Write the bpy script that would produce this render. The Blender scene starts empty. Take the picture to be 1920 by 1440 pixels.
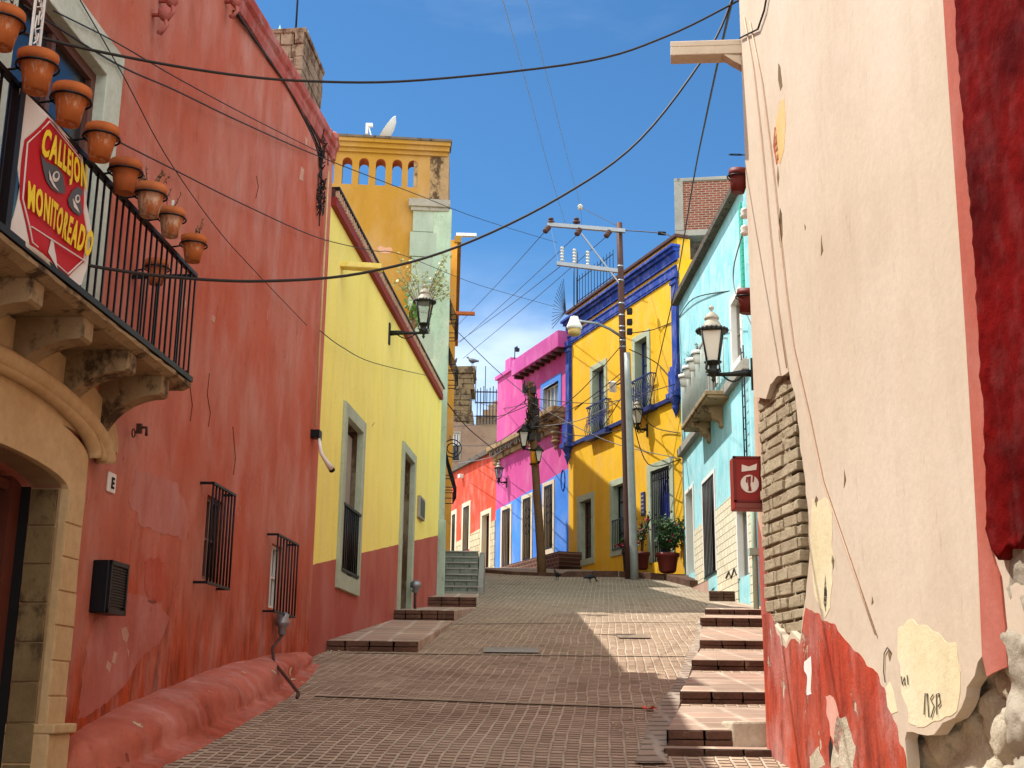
import bpy, bmesh, math, random
from mathutils import Vector, Matrix, noise
from mathutils.geometry import tessellate_polygon
random.seed(7)
col = bpy.context.scene.collection
D2R = math.radians
# ------------------------------------------------------------------ camera model
FP = 2350.0; PIT = D2R(14.2); RL = .0117; E = 1.5; K = 1.4
c_, s_ = math.cos(PIT), math.sin(PIT)
FW = Vector((0, c_, s_))
RT = Vector((math.cos(RL), -s_*math.sin(RL), c_*math.sin(RL)))
UPV = Vector((-math.sin(RL), -s_*math.cos(RL), c_*math.cos(RL)))
def ray(px, py): return FW*FP + RT*(px-960) - UPV*(py-720)
def P(px, py, y):
    d = ray(px, py); return Vector((0, 0, E)) + d*(y/d.y)
class Wall:                       # vertical plane, a = left end seen from the street, X along, -Y towards the street
    def __init__(w, a, b):
        w.a = Vector((a[0], a[1])); w.b = Vector((b[0], b[1])); w.L = (w.b-w.a).length
        w.d = (w.b-w.a)/w.L; w.n = Vector((w.d.y, -w.d.x)); w.rot = math.atan2(w.d.y, w.d.x)
    def uv(w, px, py, off=0):
        d = ray(px, py); k = (w.a.dot(w.n)+off)/(d.x*w.n.x+d.y*w.n.y)
        return (Vector((d.x*k, d.y*k))-w.a).dot(w.d), E+d.z*k
    def pt(w, s, out, z):
        p = w.a + w.d*s + w.n*out; return Vector((p.x, p.y, z))
    def rect(w, tl, br, off=0):
        s0, z1 = w.uv(*tl, off); s1, z0 = w.uv(*br, off); return s0, s1, z0, z1
GP = [(-9, -2.45), (-3, -1.72), (0, -1.32), (4, -.78), (7.8, -.24), (12.2, .37), (17.2, 1.05), (20, 1.41), (26, 2.28), (31, 3.05), (35.4, 3.62), (41, 4.2), (50, 5.0), (70, 7.0)]
def G(y):
    y /= K
    if y <= GP[0][0]: return E + K*GP[0][1]
    for i in range(len(GP)-1):
        (a, za), (b, zb) = GP[i], GP[i+1]
        if y <= b:
            h = b-a; t = (y-a)/h
            ma = (zb-GP[max(i-1, 0)][1])/(b-GP[max(i-1, 0)][0]); j = min(i+2, len(GP)-1)
            mb = (GP[j][1]-za)/(GP[j][0]-a)
            return E + K*((2*t**3-3*t*t+1)*za + (t**3-2*t*t+t)*h*ma + (-2*t**3+3*t*t)*zb + (t**3-t*t)*h*mb)
    return E + K*GP[-1][1]
def gpix(px, py):
    d = ray(px, py); lo, hi = 3.0, 90.0; f = lambda y: E+d.z*y/d.y-G(y)
    y = 4.0
    while y < 90 and f(y) < 0 and d.z < 0: y += .1
    # marching: find first place where the ray meets the ground
    y = 3.0; sgn = f(y) > 0
    while y < 90:
        y += .05
        if (f(y) > 0) != sgn: break
    return P(px, py, y)
# ------------------------------------------------------------------ mesh building
class MB:
    def __init__(s): s.v = []; s.f = []; s.sm = []
    def add(s, vs, fs, sm=False):
        n = len(s.v); s.v += [tuple(v) for v in vs]; s.f += [tuple(i+n for i in f) for f in fs]; s.sm += [sm]*len(fs); return s
    def box(s, x0, x1, y0, y1, z0, z1, j=0):
        r = lambda: random.uniform(-j, j) if j else 0
        vs = [(x+r(), y+r(), z+r()) for z in (z0, z1) for x, y in ((x0, y0), (x1, y0), (x1, y1), (x0, y1))]
        return s.add(vs, [(3, 2, 1, 0), (4, 5, 6, 7), (0, 1, 5, 4), (1, 2, 6, 5), (2, 3, 7, 6), (3, 0, 4, 7)])
    def bar(s, a, b, w, h=None):
        return s.tube([a, b], w, 4)
    def tube(s, pts, r, n=6, cap=True, sm=True):
        pts = [Vector(p) for p in pts]; rs = r if isinstance(r, (list, tuple)) else [r]*len(pts)
        vs = []; fs = []; prev = None
        for i, p in enumerate(pts):
            t = (pts[min(i+1, len(pts)-1)]-pts[max(i-1, 0)]).normalized()
            if prev is None:
                up = Vector((0, 0, 1)) if abs(t.z) < .9 else Vector((1, 0, 0)); a = t.cross(up).normalized()
            else:
                a = (prev - t*prev.dot(t)).normalized()
            prev = a; b = t.cross(a)
            for k in range(n):
                q = 2*math.pi*(k+.5)/n; vs.append(p + (a*math.cos(q)+b*math.sin(q))*rs[i])
        m = len(pts)
        for i in range(m-1):
            for k in range(n): fs.append((i*n+k, i*n+(k+1) % n, (i+1)*n+(k+1) % n, (i+1)*n+k))
        if cap: fs += [tuple(range(n-1, -1, -1)), tuple((m-1)*n+k for k in range(n))]
        return s.add(vs, fs, sm and n > 4)
    def lathe(s, prof, n=16, c=(0, 0, 0), sm=True, sx=1, sy=1, ph=0):
        vs = []; fs = []
        for r, z in prof:
            for k in range(n):
                q = 2*math.pi*k/n+ph; vs.append((c[0]+r*math.cos(q)*sx, c[1]+r*math.sin(q)*sy, c[2]+z))
        m = len(prof)
        for i in range(m-1):
            for k in range(n): fs.append((i*n+k, i*n+(k+1) % n, (i+1)*n+(k+1) % n, (i+1)*n+k))
        fs += [tuple(range(n-1, -1, -1)), tuple((m-1)*n+k for k in range(n))]
        return s.add(vs, fs, sm)
    def prism(s, poly, y0, y1, holes=(), back=True, hdepth=None):     # poly in (x,z); front at y0, back at y1
        loops = [list(poly)]+[list(h) for h in holes]
        flat = [p for l in loops for p in l]; n = len(flat)
        tri = tessellate_polygon([[Vector((p[0], p[1], 0)) for p in l] for l in loops])
        vs = [(p[0], y0, p[1]) for p in flat]; hd = y1 if hdepth is None else y0+hdepth
        vs += [(p[0], (y1 if i < len(poly) else hd), p[1]) for i, p in enumerate(flat)]
        fs = []
        for a, b, c in tri:
            A, B, C = flat[a], flat[b], flat[c]
            if (B[0]-A[0])*(C[1]-A[1])-(B[1]-A[1])*(C[0]-A[0]) < 0: b, c = c, b
            fs.append((a, b, c))
            if back and hdepth is None: fs.append((c+n, b+n, a+n))
        o = 0
        for li, l in enumerate(loops):
            m = len(l); area = sum(l[i][0]*l[(i+1) % m][1]-l[(i+1) % m][0]*l[i][1] for i in range(m))
            for i in range(m):
                a, b = o+i, o+(i+1) % m
                f = (a, a+n, b+n, b)
                if (area > 0) != (li == 0): f = f[::-1]
                fs.append(f)
            o += m
        return s.add(vs, fs)
    def leaf(s, p, sz, up=None):
        d = Vector((random.gauss(0, 1), random.gauss(0, 1), random.gauss(0, 1))).normalized()
        e = d.orthogonal().normalized()*sz*.5; d = d*sz; p = Vector(p)
        return s.add([p, p+d*.5+e, p+d, p+d*.5-e], [(0, 1, 2, 3)])
    def build(s, name, mat, parent=None, label=None, loc=None, rot=0, sc=1, bevel=0):
        me = bpy.data.meshes.new(name); me.from_pydata(s.v, [], s.f); me.update()
        for p, q in zip(me.polygons, s.sm): p.use_smooth = q
        me.materials.append(mat); o = bpy.data.objects.new(name, me); col.objects.link(o)
        if parent: o.parent = parent
        if loc is not None: o.location = loc
        o.rotation_euler.z = rot
        if sc != 1: o.scale = (sc,)*3
        if label: o['label'] = label
        if bevel:
            m = o.modifiers.new('b', 'BEVEL'); m.width = bevel; m.segments = 2; m.limit_method = 'ANGLE'
        return o
def thing(name, label, cat, loc=(0, 0, 0), rot=0, group=None, sc=1):
    o = bpy.data.objects.new(name, None); col.objects.link(o); o.empty_display_size = .2
    o.location = loc; o.rotation_euler.z = rot; o['label'] = label; o['category'] = cat
    if sc != 1: o.scale = (sc,)*3
    if group: o['group'] = group
    return o
def tag(o, label, cat, group=None):
    o['label'] = label; o['category'] = cat
    if group: o['group'] = group
    return o
def struct(name, mb, mat):
    o = mb.build(name, mat); o['kind'] = 'structure'; return o
def house(name, label, w, cat='house'): return thing(name, label, cat, (w.a.x, w.a.y, 0), w.rot)
def dup(o, parent=None):
    c = o.copy(); col.objects.link(c); c.parent = parent
    for ch in o.children: dup(ch, c)
    return c
# ------------------------------------------------------------------ materials
def lin(h):
    if not isinstance(h, str): return (*h[:3], 1)
    v = [int(h[i:i+2], 16)/255 for i in (0, 2, 4)]
    return (*[x/12.92 if x <= .04045 else ((x+.055)/1.055)**2.4 for x in v], 1)
class NT:
    def __init__(s, name):
        s.m = bpy.data.materials.new(name); s.m.use_nodes = True; s.t = s.m.node_tree; s.b = s.t.nodes['Principled BSDF']
        s.tc = s.t.nodes.new('ShaderNodeTexCoord').outputs['Object']
    def n(s, ty, **k):
        o = s.t.nodes.new(ty)
        for a, b in k.items(): setattr(o, a, b)
        return o
    def put(s, sock, v):
        if hasattr(v, 'is_output'): s.t.links.new(v, sock)
        elif v is not None:
            try: sock.default_value = v
            except Exception: sock.default_value = tuple(v)[:3]
    def math(s, op, a, b=0, c=None):
        o = s.n('ShaderNodeMath', operation=op); s.put(o.inputs[0], a); s.put(o.inputs[1], b)
        if c is not None: s.put(o.inputs[2], c)
        return o.outputs[0]
    def map(s, sc=(1, 1, 1), rot=(0, 0, 0), loc=(0, 0, 0), v=None):
        o = s.n('ShaderNodeMapping'); s.put(o.inputs[0], v or s.tc); o.inputs['Scale'].default_value = sc
        o.inputs['Rotation'].default_value = rot; o.inputs['Location'].default_value = loc; return o.outputs[0]
    def noise(s, sc, det=5, v=None, rough=.55, dist=0, out=0):
        o = s.n('ShaderNodeTexNoise'); s.put(o.inputs['Vector'], v or s.tc); o.inputs['Scale'].default_value = sc
        o.inputs['Detail'].default_value = det; o.inputs['Roughness'].default_value = rough; o.inputs['Distortion'].default_value = dist
        return o.outputs[out]
    def ramp(s, f, a, b, lo=0., hi=1.):
        o = s.n('ShaderNodeMapRange'); s.put(o.inputs[0], f)
        for i, v in zip((1, 2, 3, 4), (a, b, lo, hi)): o.inputs[i].default_value = v
        return o.outputs[0]
    def mix(s, f, a, b, mode='MIX'):
        o = s.n('ShaderNodeMix', data_type='RGBA', blend_type=mode); s.put(o.inputs[0], f); s.put(o.inputs[6], a); s.put(o.inputs[7], b); return o.outputs[2]
    def bump(s, h, st=.3, dist=.02, prev=None):
        o = s.n('ShaderNodeBump'); s.put(o.inputs['Height'], h); o.inputs['Strength'].default_value = st; o.inputs['Distance'].default_value = dist
        if prev is not None: s.put(o.inputs['Normal'], prev)
        return o.outputs[0]
    def xyz(s, v=None):
        o = s.n('ShaderNodeSeparateXYZ'); s.put(o.inputs[0], v or s.tc); return o.outputs
    def fin(s, colr, rough=.85, bump=None, spec=.3, metal=0):
        s.put(s.b.inputs['Base Color'], colr); s.put(s.b.inputs['Roughness'], rough); s.b.inputs['Metallic'].default_value = metal
        s.b.inputs['Specular IOR Level'].default_value = spec
        if bump is not None: s.put(s.b.inputs['Normal'], bump)
        return s.m
def plaster(name, c1, c2, streak=.5, sc=1., peel=None, pth=.66, dado=None, bst=.35, low=None, spots=.0, fine=18):
    """painted render: blotches, vertical run marks, optional peeled spots, optional dado colour below the line z=a+b*s, optional low weathering (colour,z0,z1,slope)"""
    t = NT(name); c = t.mix(t.ramp(t.noise(.7*sc, 6), .38, .62), lin(c1), lin(c2))
    X = t.xyz()
    if dado:
        a, b, dc1, dc2 = dado; ln = t.math('SUBTRACT', X[2], t.math('ADD', t.math('MULTIPLY', X[0], b), a))
        ln = t.math('ADD', ln, t.math('MULTIPLY', t.math('SUBTRACT', t.noise(3, 4), .5), .035))
        dm = t.math('LESS_THAN', ln, 0); c = t.mix(dm, c, t.mix(t.ramp(t.noise(1.1*sc, 6), .4, .6), lin(dc1), lin(dc2)))
    if low:
        lc, z0, z1, sl = low; h = t.math('SUBTRACT', X[2], t.math('MULTIPLY', X[0], sl))
        h = t.math('ADD', h, t.math('MULTIPLY', t.math('SUBTRACT', t.noise(1.3, 5, v=t.map((1.6, 1, .5))), .5), 1.6))
        m = t.math('MULTIPLY', t.ramp(h, z0, z1, 1, 0), t.ramp(t.noise(3.5, 8, v=t.map((1.4, 1, .45)), rough=.65), .3, .5))
        lcc = t.mix(t.ramp(t.noise(4, 8, v=t.map((2.2, 1, .4), loc=(1, 5, 8)), rough=.7), .45, .62), lin(lc), t.mix(1, lin(lc), (.35, .3, .3, 1), 'MULTIPLY')); c = t.mix(t.math('MULTIPLY', m, .92), c, lcc)
    st = t.noise(2.4*sc, 9, v=t.map((1.3, 1.3, .42)), rough=.68, dist=.3)
    c = t.mix(t.ramp(st, .47, .78, 0, streak), c, t.mix(1, c, (.55, .5, .47, 1), 'MULTIPLY'))
    st2 = t.noise(1.6*sc, 8, v=t.map((1.3, 1, .6), loc=(7, 3, 5)), rough=.6)
    c = t.mix(t.ramp(st2, .48, .72, 0, streak*1.1), c, t.mix(.3, c, (.8, .72, .68, 1)))
    fn = t.noise(fine, 8, rough=.7); big = t.noise(.55*sc, 4, v=t.map(loc=(11, 2, 6)), rough=.5); c = t.mix(t.ramp(big, .42, .62, 0, streak*.5), c, t.mix(1, c, (.78, .7, .66, 1), 'MULTIPLY'))
    scr = t.noise(5*sc, 6, v=t.map((2.6, 1, .55), loc=(3, 9, 1)), rough=.75); c = t.mix(t.ramp(scr, .60, .68, 0, min(1, streak*.9)), c, t.mix(1, c, (.5, .42, .38, 1), 'MULTIPLY'))
    c = t.mix(t.ramp(fn, .35, .7, 0, .22), c, t.mix(1, c, (.6, .58, .56, 1), 'MULTIPLY'))
    h = t.math('ADD', t.math('MULTIPLY', t.noise(2.2, 4), .8), t.math('MULTIPLY', fn, .35))
    if spots:
        sp = t.noise(7, 4, v=t.map((1.7, 1, .5), loc=(2, 2, 2)), rough=.7); m = t.ramp(sp, .69-spots*.03, .71-spots*.03)
        c = t.mix(t.math('MULTIPLY', m, .8), c, t.mix(1, c, (.5, .38, .36, 1), 'MULTIPLY')); h = t.math('SUBTRACT', h, t.math('MULTIPLY', m, .5))
    if peel:
        pm = t.ramp(t.noise(2.6*sc, 9, v=t.map((1.2, 1, .6), loc=(4, 1, 9)), rough=.6), pth, pth+.012)
        c = t.mix(pm, c, t.mix(t.ramp(fn, .3, .7), lin(peel), t.mix(1, lin(peel), (.6, .58, .55, 1), 'MULTIPLY'))); h = t.math('SUBTRACT', h, t.math('MULTIPLY', pm, .6))
    return t.fin(c, t.ramp(st, .3, .7, .78, .95), t.bump(h, bst, .03), .25)
def stone(name, c1, c2, c3=None, sc=2., bst=.5, th=.58, rough=.9):
    t = NT(name); c = t.mix(t.ramp(t.noise(sc, 8, rough=.65), .35, .65), lin(c1), lin(c2)); f = t.noise(sc*9, 8, rough=.7)
    if c3: c = t.mix(t.ramp(t.noise(sc*1.4, 9, rough=.7, v=t.map((1, 1, .7), loc=(5, 5, 5))), th, th+.08, 0, .9), c, lin(c3))
    c = t.mix(t.ramp(f, .35, .7, 0, .35), c, t.mix(1, c, (.5, .48, .45, 1), 'MULTIPLY'))
    return t.fin(c, rough, t.bump(t.math('ADD', f, t.noise(sc*2, 5)), bst, .02), .2)
def paint(name, c, rough=.5, metal=0, var=.25, spec=.4, sc=8):
    t = NT(name); b = t.mix(t.ramp(t.noise(sc, 6, rough=.65), .4, .75, 0, var), lin(c), t.mix(1, lin(c), (.5, .46, .42, 1), 'MULTIPLY'))
    return t.fin(b, rough, t.bump(t.noise(sc*4, 4), .15, .004), spec, metal)
def glass(name, c='10161c', rough=.08):
    t = NT(name); return t.fin(lin(c), t.ramp(t.noise(3, 3), .3, .7, rough, rough+.15), None, .7)
def pavers(name, axis, c1, c2, c3, grout, row=.21, brick=.12, jr=.17, jb=.14, bst=.7, dark=(.3, .28, .26, 1), wav=.06, gmix=.9, both=False):
    """rows of small stone setts: joints between rows wide and light, joints between setts thin and dark"""
    t = NT(name); X = t.xyz(t.map(rot=(0, 0, axis)))
    wn = t.noise(.6, 3, out=0); w2 = t.noise(3, 3)
    u = t.math('ADD', X[0], t.math('MULTIPLY', t.math('SUBTRACT', wn, .5), wav*6)); u = t.math('ADD', u, t.math('MULTIPLY', t.math('SUBTRACT', w2, .5), wav))
    u = t.math('DIVIDE', u, row); iu = t.math('FLOOR', u); fu = t.math('SUBTRACT', u, iu)
    r1 = t.n('ShaderNodeTexWhiteNoise', noise_dimensions='1D'); t.put(r1.inputs['W'], iu)
    v = t.math('ADD', t.math('DIVIDE', t.math('ADD', X[1], t.math('MULTIPLY', t.math('SUBTRACT', t.noise(5, 2), .5), .05)), brick), t.math('MULTIPLY', r1.outputs[0], 7.3))
    iv = t.math('FLOOR', v); fv = t.math('SUBTRACT', v, iv)
    cx = t.n('ShaderNodeCombineXYZ'); t.put(cx.inputs[0], iu); t.put(cx.inputs[1], iv)
    r2 = t.n('ShaderNodeTexWhiteNoise', noise_dimensions='2D'); t.put(r2.inputs['Vector'], cx.outputs[0]); rnd = t.xyz(r2.outputs['Color'])
    edge = lambda f: t.math('MULTIPLY', t.math('MINIMUM', f, t.math('SUBTRACT', 1, f)), 2)
    fn = t.noise(30, 6, rough=.7); jit = t.math('MULTIPLY', t.math('SUBTRACT', t.noise(11, 4), .5), .22)
    eu = t.ramp(t.math('ADD', edge(fu), jit), jr, jr+.16); ev = t.ramp(t.math('ADD', edge(fv), jit), jb, jb+.2)
    c = t.mix(rnd[0], lin(c1), lin(c2)); c = t.mix(t.math('MULTIPLY', t.math('GREATER_THAN', rnd[1], .7), .7), c, lin(c3))
    c = t.mix(t.ramp(fn, .3, .75, 0, .4), c, t.mix(1, c, (.45, .42, .4, 1), 'MULTIPLY'))
    c = t.mix(t.math('SUBTRACT', 1, ev), c, t.mix(1, c, dark, 'MULTIPLY'))
    g = t.mix(t.ramp(t.noise(1.3, 5), .35, .65), lin(grout), t.mix(1, lin(grout), (.62, .6, .6, 1), 'MULTIPLY'))
    c = t.mix(t.math('MULTIPLY', t.math('SUBTRACT', 1, t.math('MINIMUM', eu, ev) if both else eu), gmix), c, g)
    c = t.mix(t.ramp(t.noise(.45, 6, rough=.6), .48, .7, 0, .3), c, g); c = t.mix(t.ramp(t.noise(.9, 7, v=t.map(loc=(9, 9, 0)), rough=.65), .5, .68, 0, .5), c, t.mix(1, c, (.55, .5, .47, 1), 'MULTIPLY'))
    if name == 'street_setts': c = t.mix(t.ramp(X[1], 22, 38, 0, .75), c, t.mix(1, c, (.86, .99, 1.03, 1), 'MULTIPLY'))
    h = t.math('ADD', t.math('MULTIPLY', t.math('MINIMUM', ev, t.ramp(eu, 0, 1, .35, 1)), 1), t.math('MULTIPLY', fn, .25)); h = t.math('ADD', h, t.math('MULTIPLY', rnd[2], .3))
    return t.fin(c, t.ramp(fn, .2, .8, .8, .97), t.bump(h, bst, .02), .15)
def bricks(name, c1, c2, mort, bw=.28, rh=.075, ms=.012, bst=.6, xz=True, var=.4):
    t = NT(name); X = t.xyz(); cx = t.n('ShaderNodeCombineXYZ')
    t.put(cx.inputs[0], X[0] if xz != 'y' else X[1]); t.put(cx.inputs[1], X[2] if xz else X[1])
    o = t.n('ShaderNodeTexBrick'); dv = t.n('ShaderNodeVectorMath', operation='ADD'); t.put(dv.inputs[0], cx.outputs[0])
    sc = t.n('ShaderNodeVectorMath', operation='SCALE'); t.put(sc.inputs[0], t.noise(4, 3, out=1)); sc.inputs[3].default_value = .03; t.put(dv.inputs[1], sc.outputs[0])
    t.put(o.inputs['Vector'], dv.outputs[0]); o.inputs['Scale'].default_value = 1
    for k, v in (('Brick Width', bw), ('Row Height', rh), ('Mortar Size', ms), ('Mortar Smooth', .3)): o.inputs[k].default_value = v
    o.inputs['Color1'].default_value = lin(c1); o.inputs['Color2'].default_value = lin(c2); o.inputs['Mortar'].default_value = lin(mort)
    fn = t.noise(14, 7, rough=.7); c = t.mix(t.ramp(fn, .35, .7, 0, var), o.outputs[0], t.mix(1, o.outputs[0], (.45, .42, .4, 1), 'MULTIPLY'))
    h = t.math('SUBTRACT', t.math('MULTIPLY', fn, .4), o.outputs[1])
    return t.fin(c, .9, t.bump(h, bst, .015), .2)
EXPO = .72; SKYC = (.33, .60, .74, 1); CLOUD = (11, 11, 10.8, 1)
# ------------------------------------------------------------------ palette
m_red = plaster('red_wall_paint', 'b8705c', 'b65a40', .45, 1, peel='c09078', pth=.715, spots=1.0, low=('b0440f', -.35, .95, .11), bst=.5)
m_red2 = plaster('red_plinth_paint', 'bc6e5c', 'b25c46', .5, 1.4, peel='d8bc9c', pth=.665, bst=.8, spots=.9, low=('9c3a10', -1.3, -.35, .11))
m_redtrim = plaster('red_cornice_paint', '9a3f35', 'a8554a', .6, 2, peel='b08a75', pth=.68, bst=.9)
m_cream = plaster('cream_wall_paint', 'cbbaa4', 'c4b29a', .25, .8, peel='a98a6c', pth=.77, bst=.22, spots=.0)
m_creamy = plaster('pale_yellow_patch', 'dfd3b0', 'd8caa2', .3, 1.4, bst=.5)
m_dadored = plaster('red_dado_paint', 'b03c26', 'b06656', .8, 1.3, peel='cdb8a0', pth=.64, bst=.8, low=('b8482a', 1, 3, 0))
m_stripe = plaster('brick_red_stripe', 'ad5c4a', 'a85645', .3, 1, bst=.35)
m_dark = plaster('oxblood_wall_paint', '6a0a08', '480404', .08, 3, bst=1.0, fine=14)
m_dark.node_tree.nodes['Principled BSDF'].inputs['Specular IOR Level'].default_value = .04
m_stone = stone('carved_cantera_stone', 'c9ab80', 'bd9c70', '7a5230', 1.3, .35, .62)
m_stone2 = stone('weathered_balcony_stone', 'a08866', '8d7454', '3a2a1e', 1.8, .5, .52)
m_jamb = stone('brown_jamb_stone', '6e5a3c', '86704e', '4a3a28', 2, .4, .55)
m_rub = stone('rubble_stone', 'cfc4ac', 'b8ac94', '8a7c66', 2.6, 1., .6)
m_adobe = stone('adobe_brick', 'b5a68a', 'a49478', '7a6a54', 4, 1., .6)
m_iron = paint('black_iron', '14151a', .45, .6)
m_rust = paint('rusty_steel', '4a2e26', .7, .2, .5)
m_galv = paint('galvanised_steel', '8d9296', .45, .7, .3)
m_terra = paint('terracotta', 'b5663a', .8, 0, .35, .2, 6)
m_terra2 = paint('red_planter_clay', '641c12', .6, 0, .3)
m_white = paint('white_paint', 'dcdad2', .6, 0, .15)
m_cable = paint('black_cable', '1c1714', .6, 0, .1)
m_cableg = paint('grey_cable', '6f7275', .6, 0, .1)
m_glass = glass('window_glass', '0a0d10'); m_glassb = glass('pale_window_glass', '5a6670', .12)
m_black = paint('dark_interior', '0b0a0a', .9)
m_wood = paint('brown_door_wood', '5c2a1c', .55, 0, .5)
m_greyw = paint('grey_shutter_wood', '8a8478', .7, 0, .4)
m_win = paint('brown_window_frame', '5e3a30', .5)
# L2
m_cont = stone('green_grey_painted_stone', 'aab39c', '9aa58e', '8c8a70', 3, .25, .62)
m_tile = paint('roof_tile_ends', 'c2a184', .8, 0, .5)
m_eave = paint('red_eave_paint', '7e1f17', .7, 0, .4)
m_gable = plaster('ochre_gable_paint', '9c7428', 'a0782c', .3, .5, peel='c99a80', pth=.80, bst=.25)
m_quoin = plaster('grey_green_quoin_paint', '93a294', '8a9a8e', .4, 1, bst=.3)
m_mint = plaster('mint_wall_paint', 'a0b8a4', '92ab9a', .7, 1, peel='c8b8a0', pth=.7, bst=.4)
m_brick_in = paint('brick_reveal', '9a4c34', .85, 0, .4)
m_ygold = plaster('golden_yellow_paint', 'dcae1c', 'd6a41c', .3, .6, bst=.25)
m_blue = plaster('cobalt_trim_paint', '23439a', '1e3a8c', .4, 2, bst=.25)
m_navy = paint('navy_trim_paint', '1e2c66', .55, 0, .3)
m_mag = plaster('magenta_wall_paint', 'c0529c', 'b84a92', .45, .8, bst=.3)
m_sky = plaster('azure_dado_paint', '3d7bd0', '4583d4', .4, 1, bst=.35)
m_orr = plaster('orange_red_paint', 'd04a2c', 'c8442a', .5, 1, peel='c89070', pth=.74, bst=.3)
m_aqua = plaster('pale_aqua_paint', '84c6d0', 'a0d4da', .5, 1.6, peel='c0dadc', pth=.60, bst=.4)
m_conc = stone('grey_concrete', '9a968c', '87837a', '5c5850', 1.5, .35, .6)
m_cop = stone('dark_coping', '5a5148', '6e6458', '2e2824', 4, .6, .55)
m_farw = stone('brown_adobe_wall', '8c7765', '7c6858', '6a584a', .8, .4)
m_fars = stone('rubble_turret', '7a6a50', '675840', '3a3024', 1.6, .9, .5)
m_steps = pavers('step_flagstones', 0, 'a8917e', '947e6c', 'ac8c78', 'c8b8a2', .48, .5, .05, .05, .35, (.9, .9, .9, 1), .02, .85, True)
m_riser = bricks('step_riser_stone', '6e4436', '543328', '8a7462', .33, .16, .022, .8)
m_moss = bricks('mossy_stone_courses', '7b8068', '6a705a', '8f9080', .5, .13, .012, .6)
m_green = paint('green_leaves', '2f4a22', .55, 0, .5, .3, 3)
m_dry = paint('dry_twigs', '6a5038', .9, 0, .4)
m_flower = paint('pink_flowers', 'b02848', .6)
# ------------------------------------------------------------------ sun, sky
SUNEL, SUNAZ = 59, -75
sd = Vector((math.sin(D2R(SUNAZ))*math.cos(D2R(SUNEL)), math.cos(D2R(SUNAZ))*math.cos(D2R(SUNEL)), math.sin(D2R(SUNEL))))
sl = bpy.data.lights.new('sun', 'SUN'); sl.energy = 4.3; sl.angle = D2R(.5); sl.color = (1, .96, .9)
so = bpy.data.objects.new('sun', sl); col.objects.link(so); so.rotation_euler = (-sd).to_track_quat('-Z', 'Y').to_euler(); so.location = (0, 0, 40)
wd = bpy.data.worlds.new('World'); bpy.context.scene.world = wd; wd.use_nodes = True
T = wd.node_tree; N = T.nodes; bg = N['Background']; sky = N.new('ShaderNodeTexSky'); sky.sky_type = 'NISHITA'; sky.sun_disc = False
sky.sun_elevation = D2R(SUNEL); sky.sun_rotation = D2R(SUNAZ); sky.altitude = 2000; sky.air_density = 1.0; sky.dust_density = .6; sky.ozone_density = 1.6
tc = N.new('ShaderNodeTexCoord'); mp = N.new('ShaderNodeMapping'); mp.inputs['Scale'].default_value = (1.3, 1.3, 4.5); mp.inputs['Location'].default_value = (.6, 0, .2)
T.links.new(tc.outputs['Generated'], mp.inputs[0])
nz = N.new('ShaderNodeTexNoise'); nz.inputs['Scale'].default_value = 1.5; nz.inputs['Detail'].default_value = 8; nz.inputs['Roughness'].default_value = .55; nz.inputs['Distortion'].default_value = .4
T.links.new(mp.outputs[0], nz.inputs['Vector'])
def wm(op, a, b=0, c=None):
    o = N.new('ShaderNodeMath'); o.operation = op
    for i, v in enumerate((a, b, c)):
        if v is None: continue
        if hasattr(v, 'is_output'): T.links.new(v, o.inputs[i])
        else: o.inputs[i].default_value = v
    return o.outputs[0]
def wr(v, a, b, lo=0, hi=1):
    o = N.new('ShaderNodeMapRange'); o.interpolation_type = 'SMOOTHSTEP'; T.links.new(v, o.inputs[0])
    for i, x in zip((1, 2, 3, 4), (a, b, lo, hi)): o.inputs[i].default_value = x
    return o.outputs[0]
sx = N.new('ShaderNodeSeparateXYZ'); T.links.new(tc.outputs['Generated'], sx.inputs[0])
low = wm('MULTIPLY', wr(sx.outputs[2], .36, .26), wr(nz.outputs[0], .42, .66))            # cloud bank low in the sky
wisp = wm('MULTIPLY', wr(nz.outputs[0], .58, .85), .10)
back = wm('MULTIPLY', wr(sx.outputs[1], .25, -.35), wr(nz.outputs[0], .28, .5))             # unseen broken cloud added behind the viewer to brighten the shaded fronts
cl = wm('MAXIMUM', wm('MAXIMUM', wm('MULTIPLY', low, .30), wisp), back)
mx = N.new('ShaderNodeMix'); mx.data_type = 'RGBA'; T.links.new(cl, mx.inputs[0])
sc = N.new('ShaderNodeMix'); sc.data_type = 'RGBA'; sc.blend_type = 'MULTIPLY'; sc.inputs[0].default_value = 1; T.links.new(sky.outputs[0], sc.inputs[6]); sc.inputs[7].default_value = SKYC
T.links.new(sc.outputs[2], mx.inputs[6]); mx.inputs[7].default_value = CLOUD
T.links.new(mx.outputs[2], bg.inputs[0]); bg.inputs[1].default_value = .15
# ------------------------------------------------------------------ camera
cam = bpy.data.cameras.new('camera'); co = bpy.data.objects.new('camera', cam); col.objects.link(co); bpy.context.scene.camera = co
cam.sensor_width = 36; cam.lens = 36*FP/1920; cam.clip_end = 1000; cam.clip_start = .05
mw = Matrix((RT, UPV, -FW)).transposed().to_4x4(); mw.translation = (0, 0, E); co.matrix_world = mw
sc_ = bpy.context.scene; sc_.view_settings.view_transform = 'Standard'; sc_.view_settings.look = 'None'; sc_.view_settings.exposure = EXPO; sc_.view_settings.gamma = 1
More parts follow.
